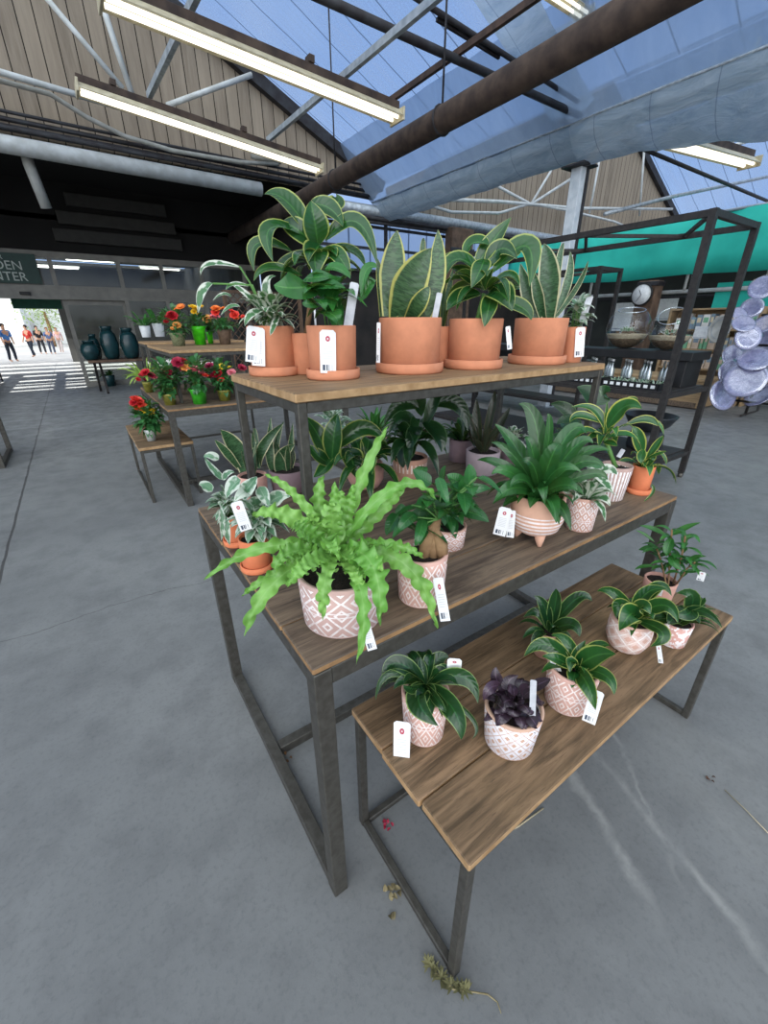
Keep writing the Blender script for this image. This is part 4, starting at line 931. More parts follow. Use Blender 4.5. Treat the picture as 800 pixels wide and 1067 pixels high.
P = pot('potted_dracaena', 'white ribbed pot on the large table with broad yellow edged dracaena leaves', TABLE, (637, 523), (625, 487), (661, 481), PM['ribs'], .8, group=G2)
f = Fol(P, LM['lemon'], seed=16); sm = B(); top = P3(P, zR(308, 350)); tube(sm, [P.top - P.c, (P.top + top) / 2 - P.c, top - P.c], .008, 8)
f.L(zR, [(240, 165, 0, 90, 150, -.02, 56, 310, 300), (430, 150, -.02, 545, 160, -.05, 118, 320, 290), (318, 210, 0, 322, 110, 0, 24, 308, 350), (150, 200, -.03, 85, 248, -.04, 56, 290, 250), (350, 380, -.04, 390, 400, -.06, 50, 300, 370), (450, 120, .05, 520, 110, .04, 60, 330, 260), (240, 330, -.03, 190, 370, -.05, 50, 300, 340)], 'lance', ns=14, nc=6, fold=.3)
f.rosette(9, (.10, .17), .034, (5, 60), .5, base=top - P.c, spread=.1, fold=.3); f.done(); obj('stem', sm, M['stem'], P.t)
stake(P, zR(428, 420), zR(395, 470), 5, -.02)

P = pot('potted_dracaena', 'plain terracotta pot at the right end of the large table with curling cream edged leaves', TABLE, (667, 517), (658.5, 487), (684, 482), M['terra2'], .9, group=G2, saucer=True)
f = Fol(P, LM['lemon'], seed=17)
f.L(zR, [(520, 340, -.02, 488, 272, -.02, 84, 545, 460), (560, 225, 0, 418, 278, -.03, 54, 650, 270), (650, 450, -.03, 705, 432, -.04, 34, 570, 480), (640, 390, 0, 685, 330, 0, 48, 570, 490), (690, 470, 0, 700, 520, 0, 24, 640, 420), (660, 260, .02, 685, 330, 0, 24, 600, 230), (540, 470, -.05, 545, 510, -.06, 60, 560, 420)], 'lance', ns=12, nc=6, fold=.3)
f.rosette(14, (.08, .14), .03, (5, 70), .5, fold=.3); f.L(zR, [(615, 700, -.08, 535, 768, -.10, 20, 605, 640, -.07)], 'lance', fold=.5); f.done()

P = pot('potted_fittonia', 'plain orange terracotta pot with silver leaves at the left edge of the large table', TABLE, (263, 601), (248, 556), (280, 562), M['terra2'], .95, group=G2, saucer=True)
f = Fol(P, LM['silver'], seed=18); sm = B()
f.L(zL, [(240, 440, 0, 205, 510, -.02, 90, 290, 400), (340, 440, -.02, 385, 380, 0, 90, 290, 500), (430, 500, -.02, 460, 560, -.04, 70, 400, 440), (520, 500, 0, 585, 500, -.02, 84, 460, 540), (300, 480, -.04, 250, 530, -.05, 70, 350, 470)], 'ovate', ns=9, nc=6)
f.bushy(90, (0.02, 0, P.h + .05), (P.r * 1.7, P.r * 1.4, .055), .05, .03, stems=sm, up=.15); f.done(); obj('stem', sm, M['stem'], P.t)
tagc(P, zL(262, 530), zL(325, 700), 13, -.06)

P = pot('potted_hoya', 'orange terracotta pot on the left table edge with a white punched tag and hanging vine', TABLE, (245, 572), (229, 533), (256, 536), M['terra2'], .95, group=G2, saucer=True)
f = Fol(P, LM['silver'], seed=19); sm = B()
f.L(zL, [(110, 255, 0, 70, 265, 0, 50, 160, 280), (75, 430, 0, 42, 430, 0, 60, 120, 470), (120, 330, 0, 75, 265, 0, 40, 190, 400), (215, 360, -.02, 255, 355, -.02, 40, 180, 400)], 'ovate', ns=9)
f.bushy(60, (-.01, 0, P.h + .035), (P.r * 1.3, P.r * 1.2, .05), .042, .026, stems=sm, up=.15); 
f.L(zL, [(180, 660, -.085, 175, 760, -.09, 34, 170, 570, -.07), (205, 700, -.088, 225, 790, -.09, 50, 190, 610, -.07)], 'ovate'); f.done(); obj('stem', sm, M['stem'], P.t)

P = pot('potted_snake_plant', 'snake plant with cream edged wavy blades at the left back of the large table', TABLE, (262, 528), (247, 494), (279, 495), PM['pinkplain'], .9, group=G2, push=.05)
f = Fol(P, LM['snake_c'], seed=20)
f.L(zL, [(262, 210, 0, 170, 102, -.02, 115, 315, 350), (205, 235, -.03, 135, 162, -.04, 54, 280, 330), (315, 230, .04, 318, 80, .05, 26, 318, 350), (370, 200, .06, 365, 110, .06, 30, 400, 330)], 'snake', ns=14, nc=6, face=-P.hd, fold=.2); f.rosette(4, (.1, .15), .03, (65, 85), 0, 'snake'); f.done()
P = pot('potted_snake_plant', 'twisting banded snake plant behind the left riser legs on the large table', TABLE, (302, 520), (279, 488), (320, 488), PM['plum'], .9, group=G2, push=.04)
f = Fol(P, LM['snake_c'], seed=21)
f.L(zL, [(430, 190, -.03, 548, 60, 0, 66, 395, 310), (462, 230, 0, 470, 25, .03, 54, 480, 340), (535, 260, -.02, 612, 190, -.03, 84, 525, 360), (500, 210, .02, 545, 50, .04, 40, 500, 340), (580, 260, .02, 600, 60, .03, 50, 560, 340), (380, 130, .03, 365, 105, .03, 24, 400, 300)], 'snake', ns=14, nc=6, face=-P.hd, fold=.25); f.rosette(6, (.1, .16), .035, (60, 85), 0, 'snake'); f.done()

P = pot('potted_dracaena', 'broad leaved dracaena in a pink footed pot just right of the front riser leg', TABLE, (381, 512), (362, 483), (399, 480), PM['pinkplain'], .85, 'round', group=G2)
f = Fol(P, LM['drac_y'], seed=22)
f.L(z3, [(138, 230, -.02, 152, 150, 0, 78, 130, 330), (80, 235, 0, 28, 160, .02, 66, 120, 330), (240, 205, 0, 335, 255, -.03, 62, 140, 290), (205, 320, -.05, 222, 392, -.08, 84, 190, 280), (80, 310, -.03, 35, 262, -.02, 50, 125, 340), (100, 360, -.05, 60, 390, -.08, 50, 130, 320)], 'lance', ns=12, nc=6, fold=.3)
f.rosette(20, (.12, .22), .048, (0, 75), .45, fold=.3); f.done()
P = pot('potted_dracaena', 'dark bushy dracaena in a tan pot with short white dashes under the riser', TABLE, (428, 505), (408, 473), (446, 477), PM['dash'], .9, group=G2)
f = Fol(P, LM['deep'], seed=23)
f.L(z3, [(390, 115, 0, 325, 195, -.03, 52, 460, 130), (405, 300, -.06, 400, 355, -.08, 60, 450, 250), (530, 225, -.04, 545, 295, -.07, 62, 470, 180), (605, 115, .02, 645, 215, 0, 52, 500, 120), (460, 90, .03, 470, 60, .03, 50, 470, 160), (390, 165, -.03, 345, 225, -.05, 46, 450, 180), (515, 110, 0, 545, 58, .02, 40, 480, 200), (440, 230, -.07, 420, 290, -.09, 56, 460, 180)], 'lance', ns=12, nc=6, fold=.3)
f.rosette(26, (.12, .22), .042, (-5, 75), .5, base=V((0, 0, P.h + .06)), spread=.2, fold=.3); f.done()
P = pot('potted_calathea', 'lilac grey pot under the riser with dark pointed reddish leaves', TABLE, (502, 497), (485, 468), (522, 470), PM['lilac'], .93, group=G2)
f = Fol(P, leafmat('dark_red_green_leaf', '2a3a2a', '3f4a35', '5d5040', .1, '6c4a4a', rough=.35, trans=.1), seed=24)
f.L(z3, [(735, 140, 0, 748, 62, .02, 30, 700, 280), (680, 170, .02, 678, 92, .03, 32, 690, 290), (650, 190, 0, 638, 125, 0, 30, 690, 290), (770, 190, 0, 805, 125, 0, 30, 710, 290), (740, 230, -.03, 775, 185, -.04, 28, 705, 290), (670, 230, -.02, 655, 195, -.02, 24, 690, 290)], 'lance', ns=10, fold=.35)
f.rosette(18, (.1, .17), .024, (40, 85), .15, fold=.35); f.done()
P = pot('potted_dracaena', 'plum coloured pot in the back row under the riser between the tan and lilac pots', TABLE, (478, 486), (468, 457), (494, 457), PM['plum'], .93, group=G2, push=.05)
f = Fol(P, LM['deep'], seed=25); f.rosette(20, (.14, .22), .035, (15, 80), .4, fold=.3); f.done()
P = pot('potted_bromeliad', 'small pink pot in the back row under the riser with a bright lime green rosette', TABLE, (392, 478), (378, 456), (404, 456), PM['pinkplain'], .9, group=G2, push=.08)
f = Fol(P, LM['philo'], seed=26); f.rosette(26, (.13, .2), .022, (20, 80), .2, 'lance', base=V((0, 0, P.h + .02)), fold=.4); f.done()
P = pot('potted_syngonium', 'pale leaved plant in the back row under the left of the riser', TABLE, (345, 480), (332, 458), (357, 458), PM['plum'], .9, group=G2, push=.1)
f = Fol(P, LM['silver'], seed=27); f.bushy(36, (0, 0, P.h + .09), (P.r * 1.8, P.r * 1.8, .09), .07, .045, up=.2); f.done()
P = pot('potted_spathiphyllum', 'dark broad leaved plant in the back row behind the footed bowl', TABLE, (598, 488), (584, 462), (612, 462), PM['plum'], .9, group=G2, push=.10)
f = Fol(P, LM['deep'], seed=28)
f.L(zR, [(200, 60, 0, 130, 20, 0, 130, 250, 120), (300, 60, .03, 340, 50, 0, 120, 250, 140), (40, 150, 0, -40, 130, 0, 80, 120, 220), (60, 230, -.03, 0, 260, -.05, 80, 140, 240)], 'ovate', ns=10, nc=6)
f.rosette(16, (.14, .22), .06, (20, 70), .35, 'ovate', fold=.2); f.done()
P = pot('potted_peperomia', 'small mottled plant in the back row between the lilac pot and the peace lily', TABLE, (535, 490), (522, 466), (548, 466), PM['plum'], .9, group=G2, push=.06)
f = Fol(P, LM['white'], seed=29); f.bushy(40, (0, 0, P.h + .05), (P.r * 1.5, P.r * 1.5, .06), .045, .025, up=.2); f.done()

# ------------------------------------------------------------------ on the bench
P = pot('potted_dracaena', 'glossy dark leaved plant in a pale pink pot with a tag, nearest the bench end', BENCH, (445, 780), (417, 716), (469, 721), PM['tribal_s'], .86, group=G3)
f = Fol(P, LM['drac'], seed=31); cr = P3(P, zB1(255, 215))
f.L(zB1, [(225, 285, -.09, 305, 385, -.13, 96), (365, 310, -.08, 402, 442, -.12, 88), (405, 180, 0, 472, 290, -.03, 66), (110, 165, -.02, 45, 278, -.05, 30), (140, 125, 0, 72, 185, -.02, 66), (300, 275, -.08, 340, 330, -.1, 40), (238, 140, .02, 230, 102, .03, 34), (300, 115, .05, 350, 100, .06, 62), (440, 345, -.02, 448, 440, -.05, 20), (180, 170, .03, 110, 130, .05, 50), (200, 230, -.07, 160, 215, -.09, 40)], 'lance', base=cr, ns=14, nc=6, fold=.28)
f.rosette(16, (.07, .13), .032, (0, 65), .5, base=cr - P.c, spread=.1, fold=.3); f.done()
tagc(P, zI(419, 752), zI(418, 799), 17.5, -.082); card('plant_stake', P, zB1(375, 105), zB1(370, 175), 15, .02, M['tag'], label='white plant card')

P = pot('potted_hemigraphis', 'dark purple crinkled plant in a white waffle patterned pot on the bench', BENCH, (532, 794), (505, 733), (567, 736), PM['waffle'], .86, group=G3)
f = Fol(P, LM['purple'], seed=32); sm = B()
f.bushy(62, (0, 0, P.h + .008), (P.r * 1.1, P.r * .95, .045), .038, .034, stems=sm, up=.1, curl=.3)
f.L(zB1, [(545, 175, 0, 548, 140, .01, 44, 560, 215), (600, 200, .02, 640, 175, .03, 50, 600, 240), (740, 205, 0, 775, 190, 0, 44, 690, 230), (520, 230, -.04, 495, 280, -.05, 44, 560, 220), (560, 300, -.06, 590, 330, -.07, 44, 540, 270)], 'ovate'); f.done(); obj('stem', sm, M['purple'].copy() if 'purple' in M else LM['purple'], P.t)
stake(P, zB1(703, 195), zB1(698, 360), 6.5, -.03)

P = pot('potted_dracaena', 'yellow edged dracaena in a pink pot with a torn tag, right of the purple plant', BENCH, (597, 750), (569, 685), (627, 701), PM['tribal_s'], .86, group=G3)
f = Fol(P, LM['drac_y'], seed=33); cr = P3(P, zB3(215, 610))
f.L(zB3, [(110, 515, 0, 22, 560, -.03, 54), (190, 510, .02, 125, 478, .03, 42), (285, 560, -.02, 368, 552, -.04, 82), (258, 660, -.08, 292, 762, -.11, 62), (325, 630, -.05, 362, 705, -.08, 52), (225, 555, .0, 255, 498, .02, 42), (290, 530, .04, 345, 520, .04, 50), (150, 570, -.04, 90, 560, -.05, 40), (200, 580, -.05, 195, 620, -.08, 40)], 'lance', base=cr, ns=14, nc=6, fold=.28)
f.rosette(12, (.07, .12), .028, (10, 65), .45, base=cr - P.c, spread=.1, fold=.3); f.done()
tagc(P, zB3(300, 690), zB3(265, 810), 14, -.085); card('plant_stake', P, zB3(128, 560), zB3(150, 620), 8, -.03, M['tag'], label='white plant card')

P = pot('potted_dracaena', 'dark leaved plant in a tan dashed pot at the back of the bench', BENCH, (573, 690), (557, 652), (586, 659), PM['dash'], .88, group=G3)
f = Fol(P, LM['drac'], seed=34); cr = P.top
f.L(zB3, [(80, 395, 0, 20, 412, 0, 38), (100, 375, 0, 58, 330, 0, 42), (140, 360, 0, 142, 303, 0, 48), (215, 345, 0, 278, 350, 0, 48), (195, 440, -.05, 232, 485, -.08, 56), (180, 370, .03, 200, 335, .04, 40)], 'lance', base=cr, ns=12, nc=6, fold=.28); f.rosette(14, (.08, .13), .026, (10, 70), .45, fold=.3); f.done()

P = pot('potted_dracaena', 'cream edged drooping plant in a pink mosaic pot near the right of the bench', BENCH, (661, 687), (635, 636), (682, 650), PM['mosaic'], .88, 'round', group=G3)
f = Fol(P, LM['drac_y'], seed=35); cr = P3(P, zB3(440, 420))
f.L(zB3, [(425, 400, -.08, 382, 462, -.11, 82), (370, 325, 0, 298, 312, 0, 44), (385, 365, -.02, 372, 415, -.05, 56), (480, 325, .02, 565, 305, .02, 56), (545, 365, -.02, 605, 432, -.05, 64), (545, 470, -.07, 500, 522, -.09, 58), (520, 300, .05, 580, 330, .04, 50), (470, 370, -.05, 500, 400, -.07, 60)], 'lance', base=cr, ns=14, nc=6, fold=.28); f.rosette(12, (.07, .12), .03, (10, 65), .45, base=cr - P.c, spread=.1, fold=.3); f.done()
tagc(P, zB3(530, 515), zB3(540, 585), 5, -.075)

P = pot('potted_peperomia', 'broad glossy plant in a speckled pink pot at the right end of the bench', BENCH, (702, 677), (687, 645), (724, 647), PM['speck'], .86, group=G3)
f = Fol(P, LM['drac'], seed=36); f.L(zB3, [(700, 390, -.02, 772, 452, -.05, 44, 620, 400), (660, 330, 0, 600, 320, 0, 60, 640, 400), (640, 400, -.06, 580, 400, -.08, 60, 650, 380), (690, 350, 0, 700, 340, 0, 50, 630, 380)], 'ovate', ns=10, nc=6)
f.rosette(12, (.08, .12), .04, (5, 60), .45, 'ovate'); f.rosette(16, (.10, .16), .012, (10, 60), .4, 'lance', azr=(-1.3, .3)); f.done()

P = pot('potted_shrub', 'upright leafy shrub in a plain pink pot at the back right corner of the bench', BENCH, (694, 640), (669, 599), (706, 607), PM['pinkplain'], .88, group=G3)
f = Fol(P, LM['shrub'], seed=37); sm = B(); rg = random.Random(8)
z7 = Z((620, 540), 5)
for pts in ([(400, 300), (390, 180), (400, 60)], [(420, 300), (450, 200), (470, 90)], [(390, 310), (340, 210), (320, 160)], [(430, 310), (480, 260), (520, 230)]):
    q = [P3(P, z7(*a), rg.uniform(-.02, .02)) - P.c for a in pts]; q[0] = V((q[0].x, q[0].y, P.h * .85)); tube(sm, q, .003, 6)
    for j in range(13):
        t_ = .25 + .75 * j / 12; p_ = q[0].lerp(q[1], t_ * 2) if t_ < .5 else q[1].lerp(q[2], t_ * 2 - 1); a = j * 2.4 + rg.random(); d = V((math.cos(a), math.sin(a), .35)).normalized(); l_ = rg.uniform(.05, .085)
        leaf(f.bm, p_, p_ + d * l_ * .5 + V((0, 0, .004)), p_ + d * l_ - V((0, 0, .018)), .022, 'lance', ns=7, fold=.3)
f.L(z7, [(470, 50, 0, 550, 22, 0, 34, 400, 90), (300, 55, 0, 230, 38, 0, 30, 370, 90), (260, 85, 0, 210, 62, 0, 16, 310, 125), (520, 205, 0, 580, 200, -.01, 30, 470, 240), (270, 155, 0, 225, 165, 0, 30, 320, 150), (250, 250, 0, 205, 268, 0, 20, 310, 250), (500, 275, 0, 560, 275, 0, 26, 450, 270), (380, 150, -.03, 370, 200, -.04, 50, 400, 100), (410, 230, -.03, 450, 270, -.04, 50, 400, 190)], 'lance', ns=8, fold=.3)
f.done(); obj('stem', sm, M['bark'], P.t)
card('plant_stake', P, z7(560, 280), z7(545, 325), 8, .0, M['tag'], label='white plant card'); card('plant_stake', P, z7(340, 350), z7(325, 400), 8, -.08, M['tag'], label='white plant card')
# ================================================================== flowers on the display behind
FLC = {}
for nm, a, b in (('red', 'c41f2b', 'a01521'), ('crimson', 'a51c3c', '85142f'), ('coral', 'e8483a', 'd4382c'), ('orange', 'ee8436', 'e06e24'), ('yellow', 'f2cb2e', 'e0b41c'), ('pink', 'e58a94', 'd87480'), ('white', 'ecebe6', 'dcdcd8'), ('peach', 'f0b060', 'e89a4c'), ('magenta', 'b8325e', '9c264e')):
    FLC[nm] = plain(nm + '_petal', a, b, .55, scale=60)
BL = {}
def bloom(P, px, colr, size, kind='rose', dd=0):
    """one flower head as a part of the plant"""
    key = (colr, kind)
    if key not in BL:
        bm = B(); rg = random.Random(len(BL))
        if kind == 'rose':
            for ring, (n, el, rad) in enumerate(((8, 12, 1.0), (7, 38, .8), (5, 62, .55), (3, 80, .35))):
                for i in range(n):
                    a = i * 2 * PI / n + ring * .5; e = math.radians(el); d = V((math.cos(a) * math.cos(e), math.sin(a) * math.cos(e), math.sin(e)))
                    leaf(bm, V((0, 0, -.1)), d * rad * .55 + V((0, 0, .03)), d * rad + V((0, 0, .02)), .75 * rad + .15, 'petal', ns=5, nc=4, fold=.35)
        else:
            for ring, (n, el, rad) in enumerate(((14, 8, 1.0), (12, 28, .8))):
                for i in range(n):
                    a = i * 2 * PI / n + ring * .2; e = math.radians(el); d = V((math.cos(a) * math.cos(e), math.sin(a) * math.cos(e), math.sin(e)))
                    leaf(bm, V((0, 0, 0)), d * rad * .5 + V((0, 0, .05)), d * rad, .3, 'petal', ns=4, nc=2)
            blob(bm, (0, 0, .12), .28, sub=2, sc=(1, 1, .6))
        o = obj('flower', bm, FLC[colr], P.t); BL[key] = o
    else:
        o = BL[key].copy(); COL.objects.link(o); o.parent = P.t
    c = P3(P, px, dd) - P.c; r = size / 2 * wpx(P, px, dd)
    o.location = c; o.scale = (r, r, r); tilt = V((-P.hd.x * .55, -P.hd.y * .55, .8)) + V((math.sin(px[0] * 3.1) * .35, math.cos(px[0] * 5.3) * .35, 0))
    o.rotation_mode = 'QUATERNION'; o.rotation_quaternion = tilt.to_track_quat('Z', 'Y')
    o['label'] = colr + ' flower'
za, zb = Z((120, 290), 5.714), Z((120, 360), 5.714)
foil = {}
foil['lime'] = plain('lime_foil', '4fd51f', '37b015', .3, 0, 20, .3); foil['green'] = plain('green_foil', '3fae2c', '2c8420', .3, 0, 20, .3); foil['olive'] = plain('olive_gold_foil', '8f8a3c', '6c6a2b', .35, .2, 30, .3)
foil['brown'] = plain('brown_wrap', '7b6654', '5f4e40', .7, 0, 30, .3); foil['wicker'] = plain('moss_wicker', '8a8f6c', '5e6448', .9, 0, 70, .6); foil['clear'] = plain('clear_pot', 'c8ccc8', 'aab0ac', .3)
GF = 'flowering pots on the rear display'
def flowerpot(label, zs, base, rl, rr, mat, seed, blooms, bush=(46, .9, .06), fol='flowerleaf', name='potted_flowers', leaves=None, push=0, leafsize=.055, style='foil'):
    P = pot(name, label, zs, base, rl, rr, mat, .72, style, cat='potted plant', group=GF, push=push)
    f = Fol(P, LM[fol], seed=seed); sm = B()
    f.bushy(bush[0] * 2, (0, 0, P.h + bush[2] * .8), (P.r * (1.15 + bush[1]), P.r * (1.15 + bush[1]), bush[2] * 1.1), leafsize * 1.25, leafsize * .75, up=.15, stems=sm)
    if leaves: f.L(za, leaves, 'lance')
    f.done(); obj('stem', sm, M['stem'], P.t)
    for px, c, s, kd in blooms: bloom(P, px, c, s * 1.3, kd, -P.r * .9)
    rq = random.Random(seed + 50); n_ = min(len(blooms), 3)
    for i in range(n_):
        q = blooms[i]; bloom(P, (q[0][0] + rq.uniform(-9, 9), q[0][1] + rq.uniform(-2, 7)), q[1], q[2] * .65, 'rose', -P.r * .6)
    return P
TB, RS2 = .8645, 1.3005
A = lambda x, y: za(x, y)
flowerpot('mossy wicker pot with red and orange flowers at the left end of the flower riser', RS2, za(365, 404), za(318, 326), za(420, 322), foil['wicker'], 1, [(za(390, 172), 'orange', 9, 'daisy'), (za(340, 228), 'red', 11, 'rose'), (za(368, 282), 'peach', 8, 'rose'), (za(330, 212), 'red', 7, 'rose'), (za(310, 232), 'red', 6, 'rose')], (60, 1.0, .13))
P = flowerpot('lime green foil wrapped pot with one yellow bloom on the flower riser', RS2, za(492, 397), za(445, 285), za(540, 285), foil['lime'], 2, [(za(465, 180), 'yellow', 9.5, 'rose'), (za(470, 200), 'yellow', 6, 'rose')], (36, .7, .07))
flowerpot('smaller lime green wrapped pot behind its yellow bloomed twin on the riser', RS2, za(562, 392), za(538, 320), za(582, 318), foil['lime'], 3, [(za(600, 235), 'pink', 8, 'rose'), (za(550, 245), 'peach', 9, 'rose'), (za(575, 232), 'pink', 7, 'rose')], (30, .9, .06), push=.12)
flowerpot('brown wrapped pot with orange red flowers at the right of the flower riser', RS2, za(648, 394), za(600, 305), za(690, 305), foil['brown'], 4, [(za(600, 185), 'orange', 9, 'rose'), (za(598, 205), 'coral', 8, 'rose'), (za(712, 222), 'coral', 9, 'rose'), (za(722, 240), 'orange', 6, 'rose'), (za(695, 200), 'coral', 6, 'rose')], (56, 1.1, .06))
flowerpot('gold foil pot with dark red blooms at the front left corner of the flower table', TB, zb(318, 358), zb(270, 285), zb(366, 285), foil['olive'], 5, [(zb(180, 165), 'red', 10, 'rose'), (zb(210, 180), 'crimson', 9, 'rose'), (zb(290, 170), 'magenta', 12, 'rose'), (zb(160, 180), 'crimson', 7, 'rose'), (zb(235, 195), 'pink', 6, 'rose'), (zb(320, 160), 'crimson', 7, 'rose')], (90, 1.2, .16))
flowerpot('bright green foil pot with a large pink rose in the middle of the flower table', TB, zb(492, 352), zb(435, 255), zb(548, 255), foil['green'], 6, [(zb(465, 150), 'pink', 14, 'rose'), (zb(415, 130), 'peach', 10, 'rose'), (zb(375, 105), 'crimson', 12, 'rose'), (zb(405, 90), 'red', 7, 'rose'), (zb(535, 180), 'coral', 6, 'rose')], (80, 1.0, .15))
flowerpot('olive wrapped pot with small dark red flowers at the right of the flower table', TB, zb(645, 332), zb(600, 262), zb(692, 262), foil['olive'], 7, [(zb(610, 170), 'red', 9, 'rose'), (zb(560, 125), 'magenta', 9, 'rose'), (zb(632, 127), 'yellow', 7, 'daisy'), (zb(692, 162), 'pink', 8, 'rose'), (zb(630, 210), 'coral', 7, 'rose'), (zb(590, 180), 'crimson', 7, 'rose'), (zb(755, 135), 'crimson', 8, 'rose')], (80, 1.2, .14))
flowerpot('white daisy bloom pot in the second row of the flower table', TB, zb(335, 300), zb(300, 245), zb(372, 245), foil['olive'], 8, [(zb(318, 110), 'white', 11, 'daisy')], (36, .6, .12))
for lab, b, l, r_, sd in (('lime yellow leafy plant at the back left of the flower table', (190, 282), (155, 215), (228, 215), 9), ('lime yellow leafy plant at the back of the flower table under its riser', (490, 276), (458, 212), (526, 212), 10)):
    P = pot('potted_croton', lab, TB, zb(*b), zb(*l), zb(*r_), foil['olive'], .72, 'foil', group=GF, push=.0)
    f = Fol(P, LM['limefol'], seed=sd); f.rosette(46, (.12, .27), .022, (5, 85), .3, 'lance', base=V((0, 0, P.h + .04)), spread=.8, fold=.3, ns=6, nc=2); f.done()
flowerpot('clear pot of coral and yellow flowers alone on the low rear bench', .5205, zb(206, 572), zb(166, 498), zb(242, 498), foil['clear'], 11, [(zb(128, 330), 'coral', 13, 'rose'), (zb(110, 342), 'red', 8, 'rose'), (zb(150, 350), 'coral', 10, 'rose'), (zb(140, 378), 'orange', 12, 'rose'), (zb(165, 365), 'orange', 9, 'rose'), (zb(200, 392), 'yellow', 12, 'daisy')], (95, 1.5, .15), leafsize=.07)
for lab, b, l, r_, sd in (('white pot with upright leaves at the left of the tall stand', (176, 352), (140, 283), (208, 283), 12), ('white pot with drooping leaves at the right of the tall stand', (252, 348), (217, 268), (290, 268), 13)):
    P = pot('potted_zamioculcas', lab, 1.3005, za(*b), za(*l), za(*r_), M['white_plastic'], .8, group=GF)
    f = Fol(P, LM['philo'], seed=sd); f.rosette(22, (.2, .42), .05, (20, 80), .3, 'lance', spread=.4, fold=.3, ns=7); f.done()

# ================================================================== black rack on the right
def rack(label, x0, x1, y0, y1, H, shelves):
    t = thing('metal_rack', label, 'rack', (x0, y0, 0), 0, 'black metal racks'); W = x1 - x0; L = y1 - y0; b = .05
    for x in (0, W):
        for y in (0, L): 
            lg = obj('leg', bar(B(), (x, y, .05), (x, y, H), b), M['steel_black'], t)
            s = B(); lathe(s, [(0, 0), (.02, 0), (.025, .01), (.025, .045), (0, .05)], 14, (x, y, 0)); obj('foot', s, M['steel'], lg)
    for x in (0, W):
        obj('top_rail', bar(B(), (x, b / 2, H - .025), (x, L - b / 2, H - .025), .045), M['steel_black'], t)
    for y in (0, L): obj('top_rail', bar(B(), (b / 2, y, H - .025), (W - b / 2, y, H - .025), .045), M['steel_black'], t)
    bm = B(); n = int(L / .48)
    for i in range(n):
        ya, yb = .03 + (L - .06) * i / n, .03 + (L - .06) * (i + 1) / n
        xa, xb = (.03, W - .03) if i % 2 == 0 else (W - .03, .03)
        bar(bm, (xa, ya, H - .03), (xb, yb, H - .03), .028)
    obj('top_brace', bm, M['steel_black'], t)
    for z in shelves:
        for x in (0, W): obj('shelf_rail', bar(B(), (x, b / 2, z - .03), (x, L - b / 2, z - .03), .04), M['steel_black'], t)
        for y in (0, L): obj('shelf_rail', bar(B(), (b / 2, y, z - .03), (W - b / 2, y, z - .03), .04), M['steel_black'], t)
        obj('shelf', bbox(.025, W - .025, .025, L - .025, z - .02, z, .003), M['steel_black'], t)
    return t
rack('black metal rack with zigzag top bracing holding the glass terrariums', 4.11, 4.97, 1.66, 4.7, 2.26, (.30, .94))
rack('farther black metal rack partly hidden behind the first one', 6.5, 7.05, 3.9, 6.6, 2.24, (.3, .94))
t = thing('black_shelf_riser', 'thick black shelf riser on the rack with two glass globes on top', 'shelf', (4.52, 1.69, .9405))
obj('top', bbox(0, .41, 0, 2.6, .235, .31, .004), M['black'], t)
for y in (.09, 2.4): obj('leg', bbox(.03, .38, y - .05, y + .05, 0, .235, .004), M['black'], t)
SZ = .9405 + .31
# globes
gravel = plain('layered_gravel', '6e5c48', '4a3d30', .9, 0, 50, .5)
pale = plain('pale_gravel', 'b0a48e', '93866f', .9, 0, 50, .5)
gl = glassmat('globe_glass', (.95, .97, .97, 1), .05, .03)
def globe(label, px, r, tiltdir, seed):
    c = onplane(px[0], px[1], V((4.68, 2.2 if px[0] > 680 else 2.6, SZ + r)), V((0.85, .5, 0))); c = V((min(c.x, 4.80), c.y, SZ + r * .985))
    c.x = max(4.63, min(c.x, 4.80))
    t = thing('glass_terrarium', label, 'terrarium', (c.x, c.y, SZ + .0005), 0, 'glass terrariums on the black shelf')
    bm = B(); n = 24; oc = V(tiltdir).normalized()
    g = bmesh.ops.create_icosphere(bm, subdivisions=4, radius=r)
    bmesh.ops.delete(bm, geom=[v for v in bm.verts if v.co.normalized().dot(oc) > .80], context='VERTS')
    for v in bm.verts: v.co.z = max(v.co.z, -r * .985)
    for v in bm.verts: v.co.z += r * .985
    for f in bm.faces: f.smooth = True
    obj('globe', bm, gl, t)
    s, n_ = frame_of(oc); rr = r * .6; cc = oc * r * .8 + V((0, 0, r * .985))
    obj('rim', tube(B(), [cc + (s * math.cos(a * PI / 16) + n_ * math.sin(a * PI / 16)) * rr for a in range(33)], r * .022, 6, False), glassmat('rim_glass', (.9, .95, .95, 1), .5), t, True)
    for nm, lo, hi, mt in (('gravel', -.96, -.52, gravel), ('sand_layer', -.515, -.3, pale)):
        prof = []
        for i in range(9):
            z = lo + (hi - lo) * i / 8; prof.append((r * .965 * math.sqrt(max(0, 1 - z * z)), r * (.985 + z)))
        obj(nm, lathe(B(), [(0, prof[0][1])] + prof + [(0, prof[-1][1] + r * .03)], 32), mt, t)
    P = Pot(); P.c = V((c.x, c.y, SZ)); P.t = t; P.h = r * .7; P.r = r * .5; P.hd = V((.9, .4, 0)); P.top = P.c + V((0, 0, r * .7))
    f = Fol(P, LM['silver'], 'succulent', seed); f.bushy(26, (0, 0, r * .82), (r * .5, r * .5, r * .14), r * .3, r * .12, up=.5); f.done()
    rgk = random.Random(seed); sb = B()
    for i in range(7): blob(sb, (rgk.uniform(-.5, .5) * r, rgk.uniform(-.5, .5) * r, r * .74), r * .09, rgk, .15, 2)
    obj('pebble', sb, gravel, t); t.children[-1]['kind'] = 'stuff'
    t.children[-1].name = 'pebbles'
globe('larger round glass terrarium with dark gravel, its opening facing up', (655, 339), .205, (-.2, -.1, 1), 3)
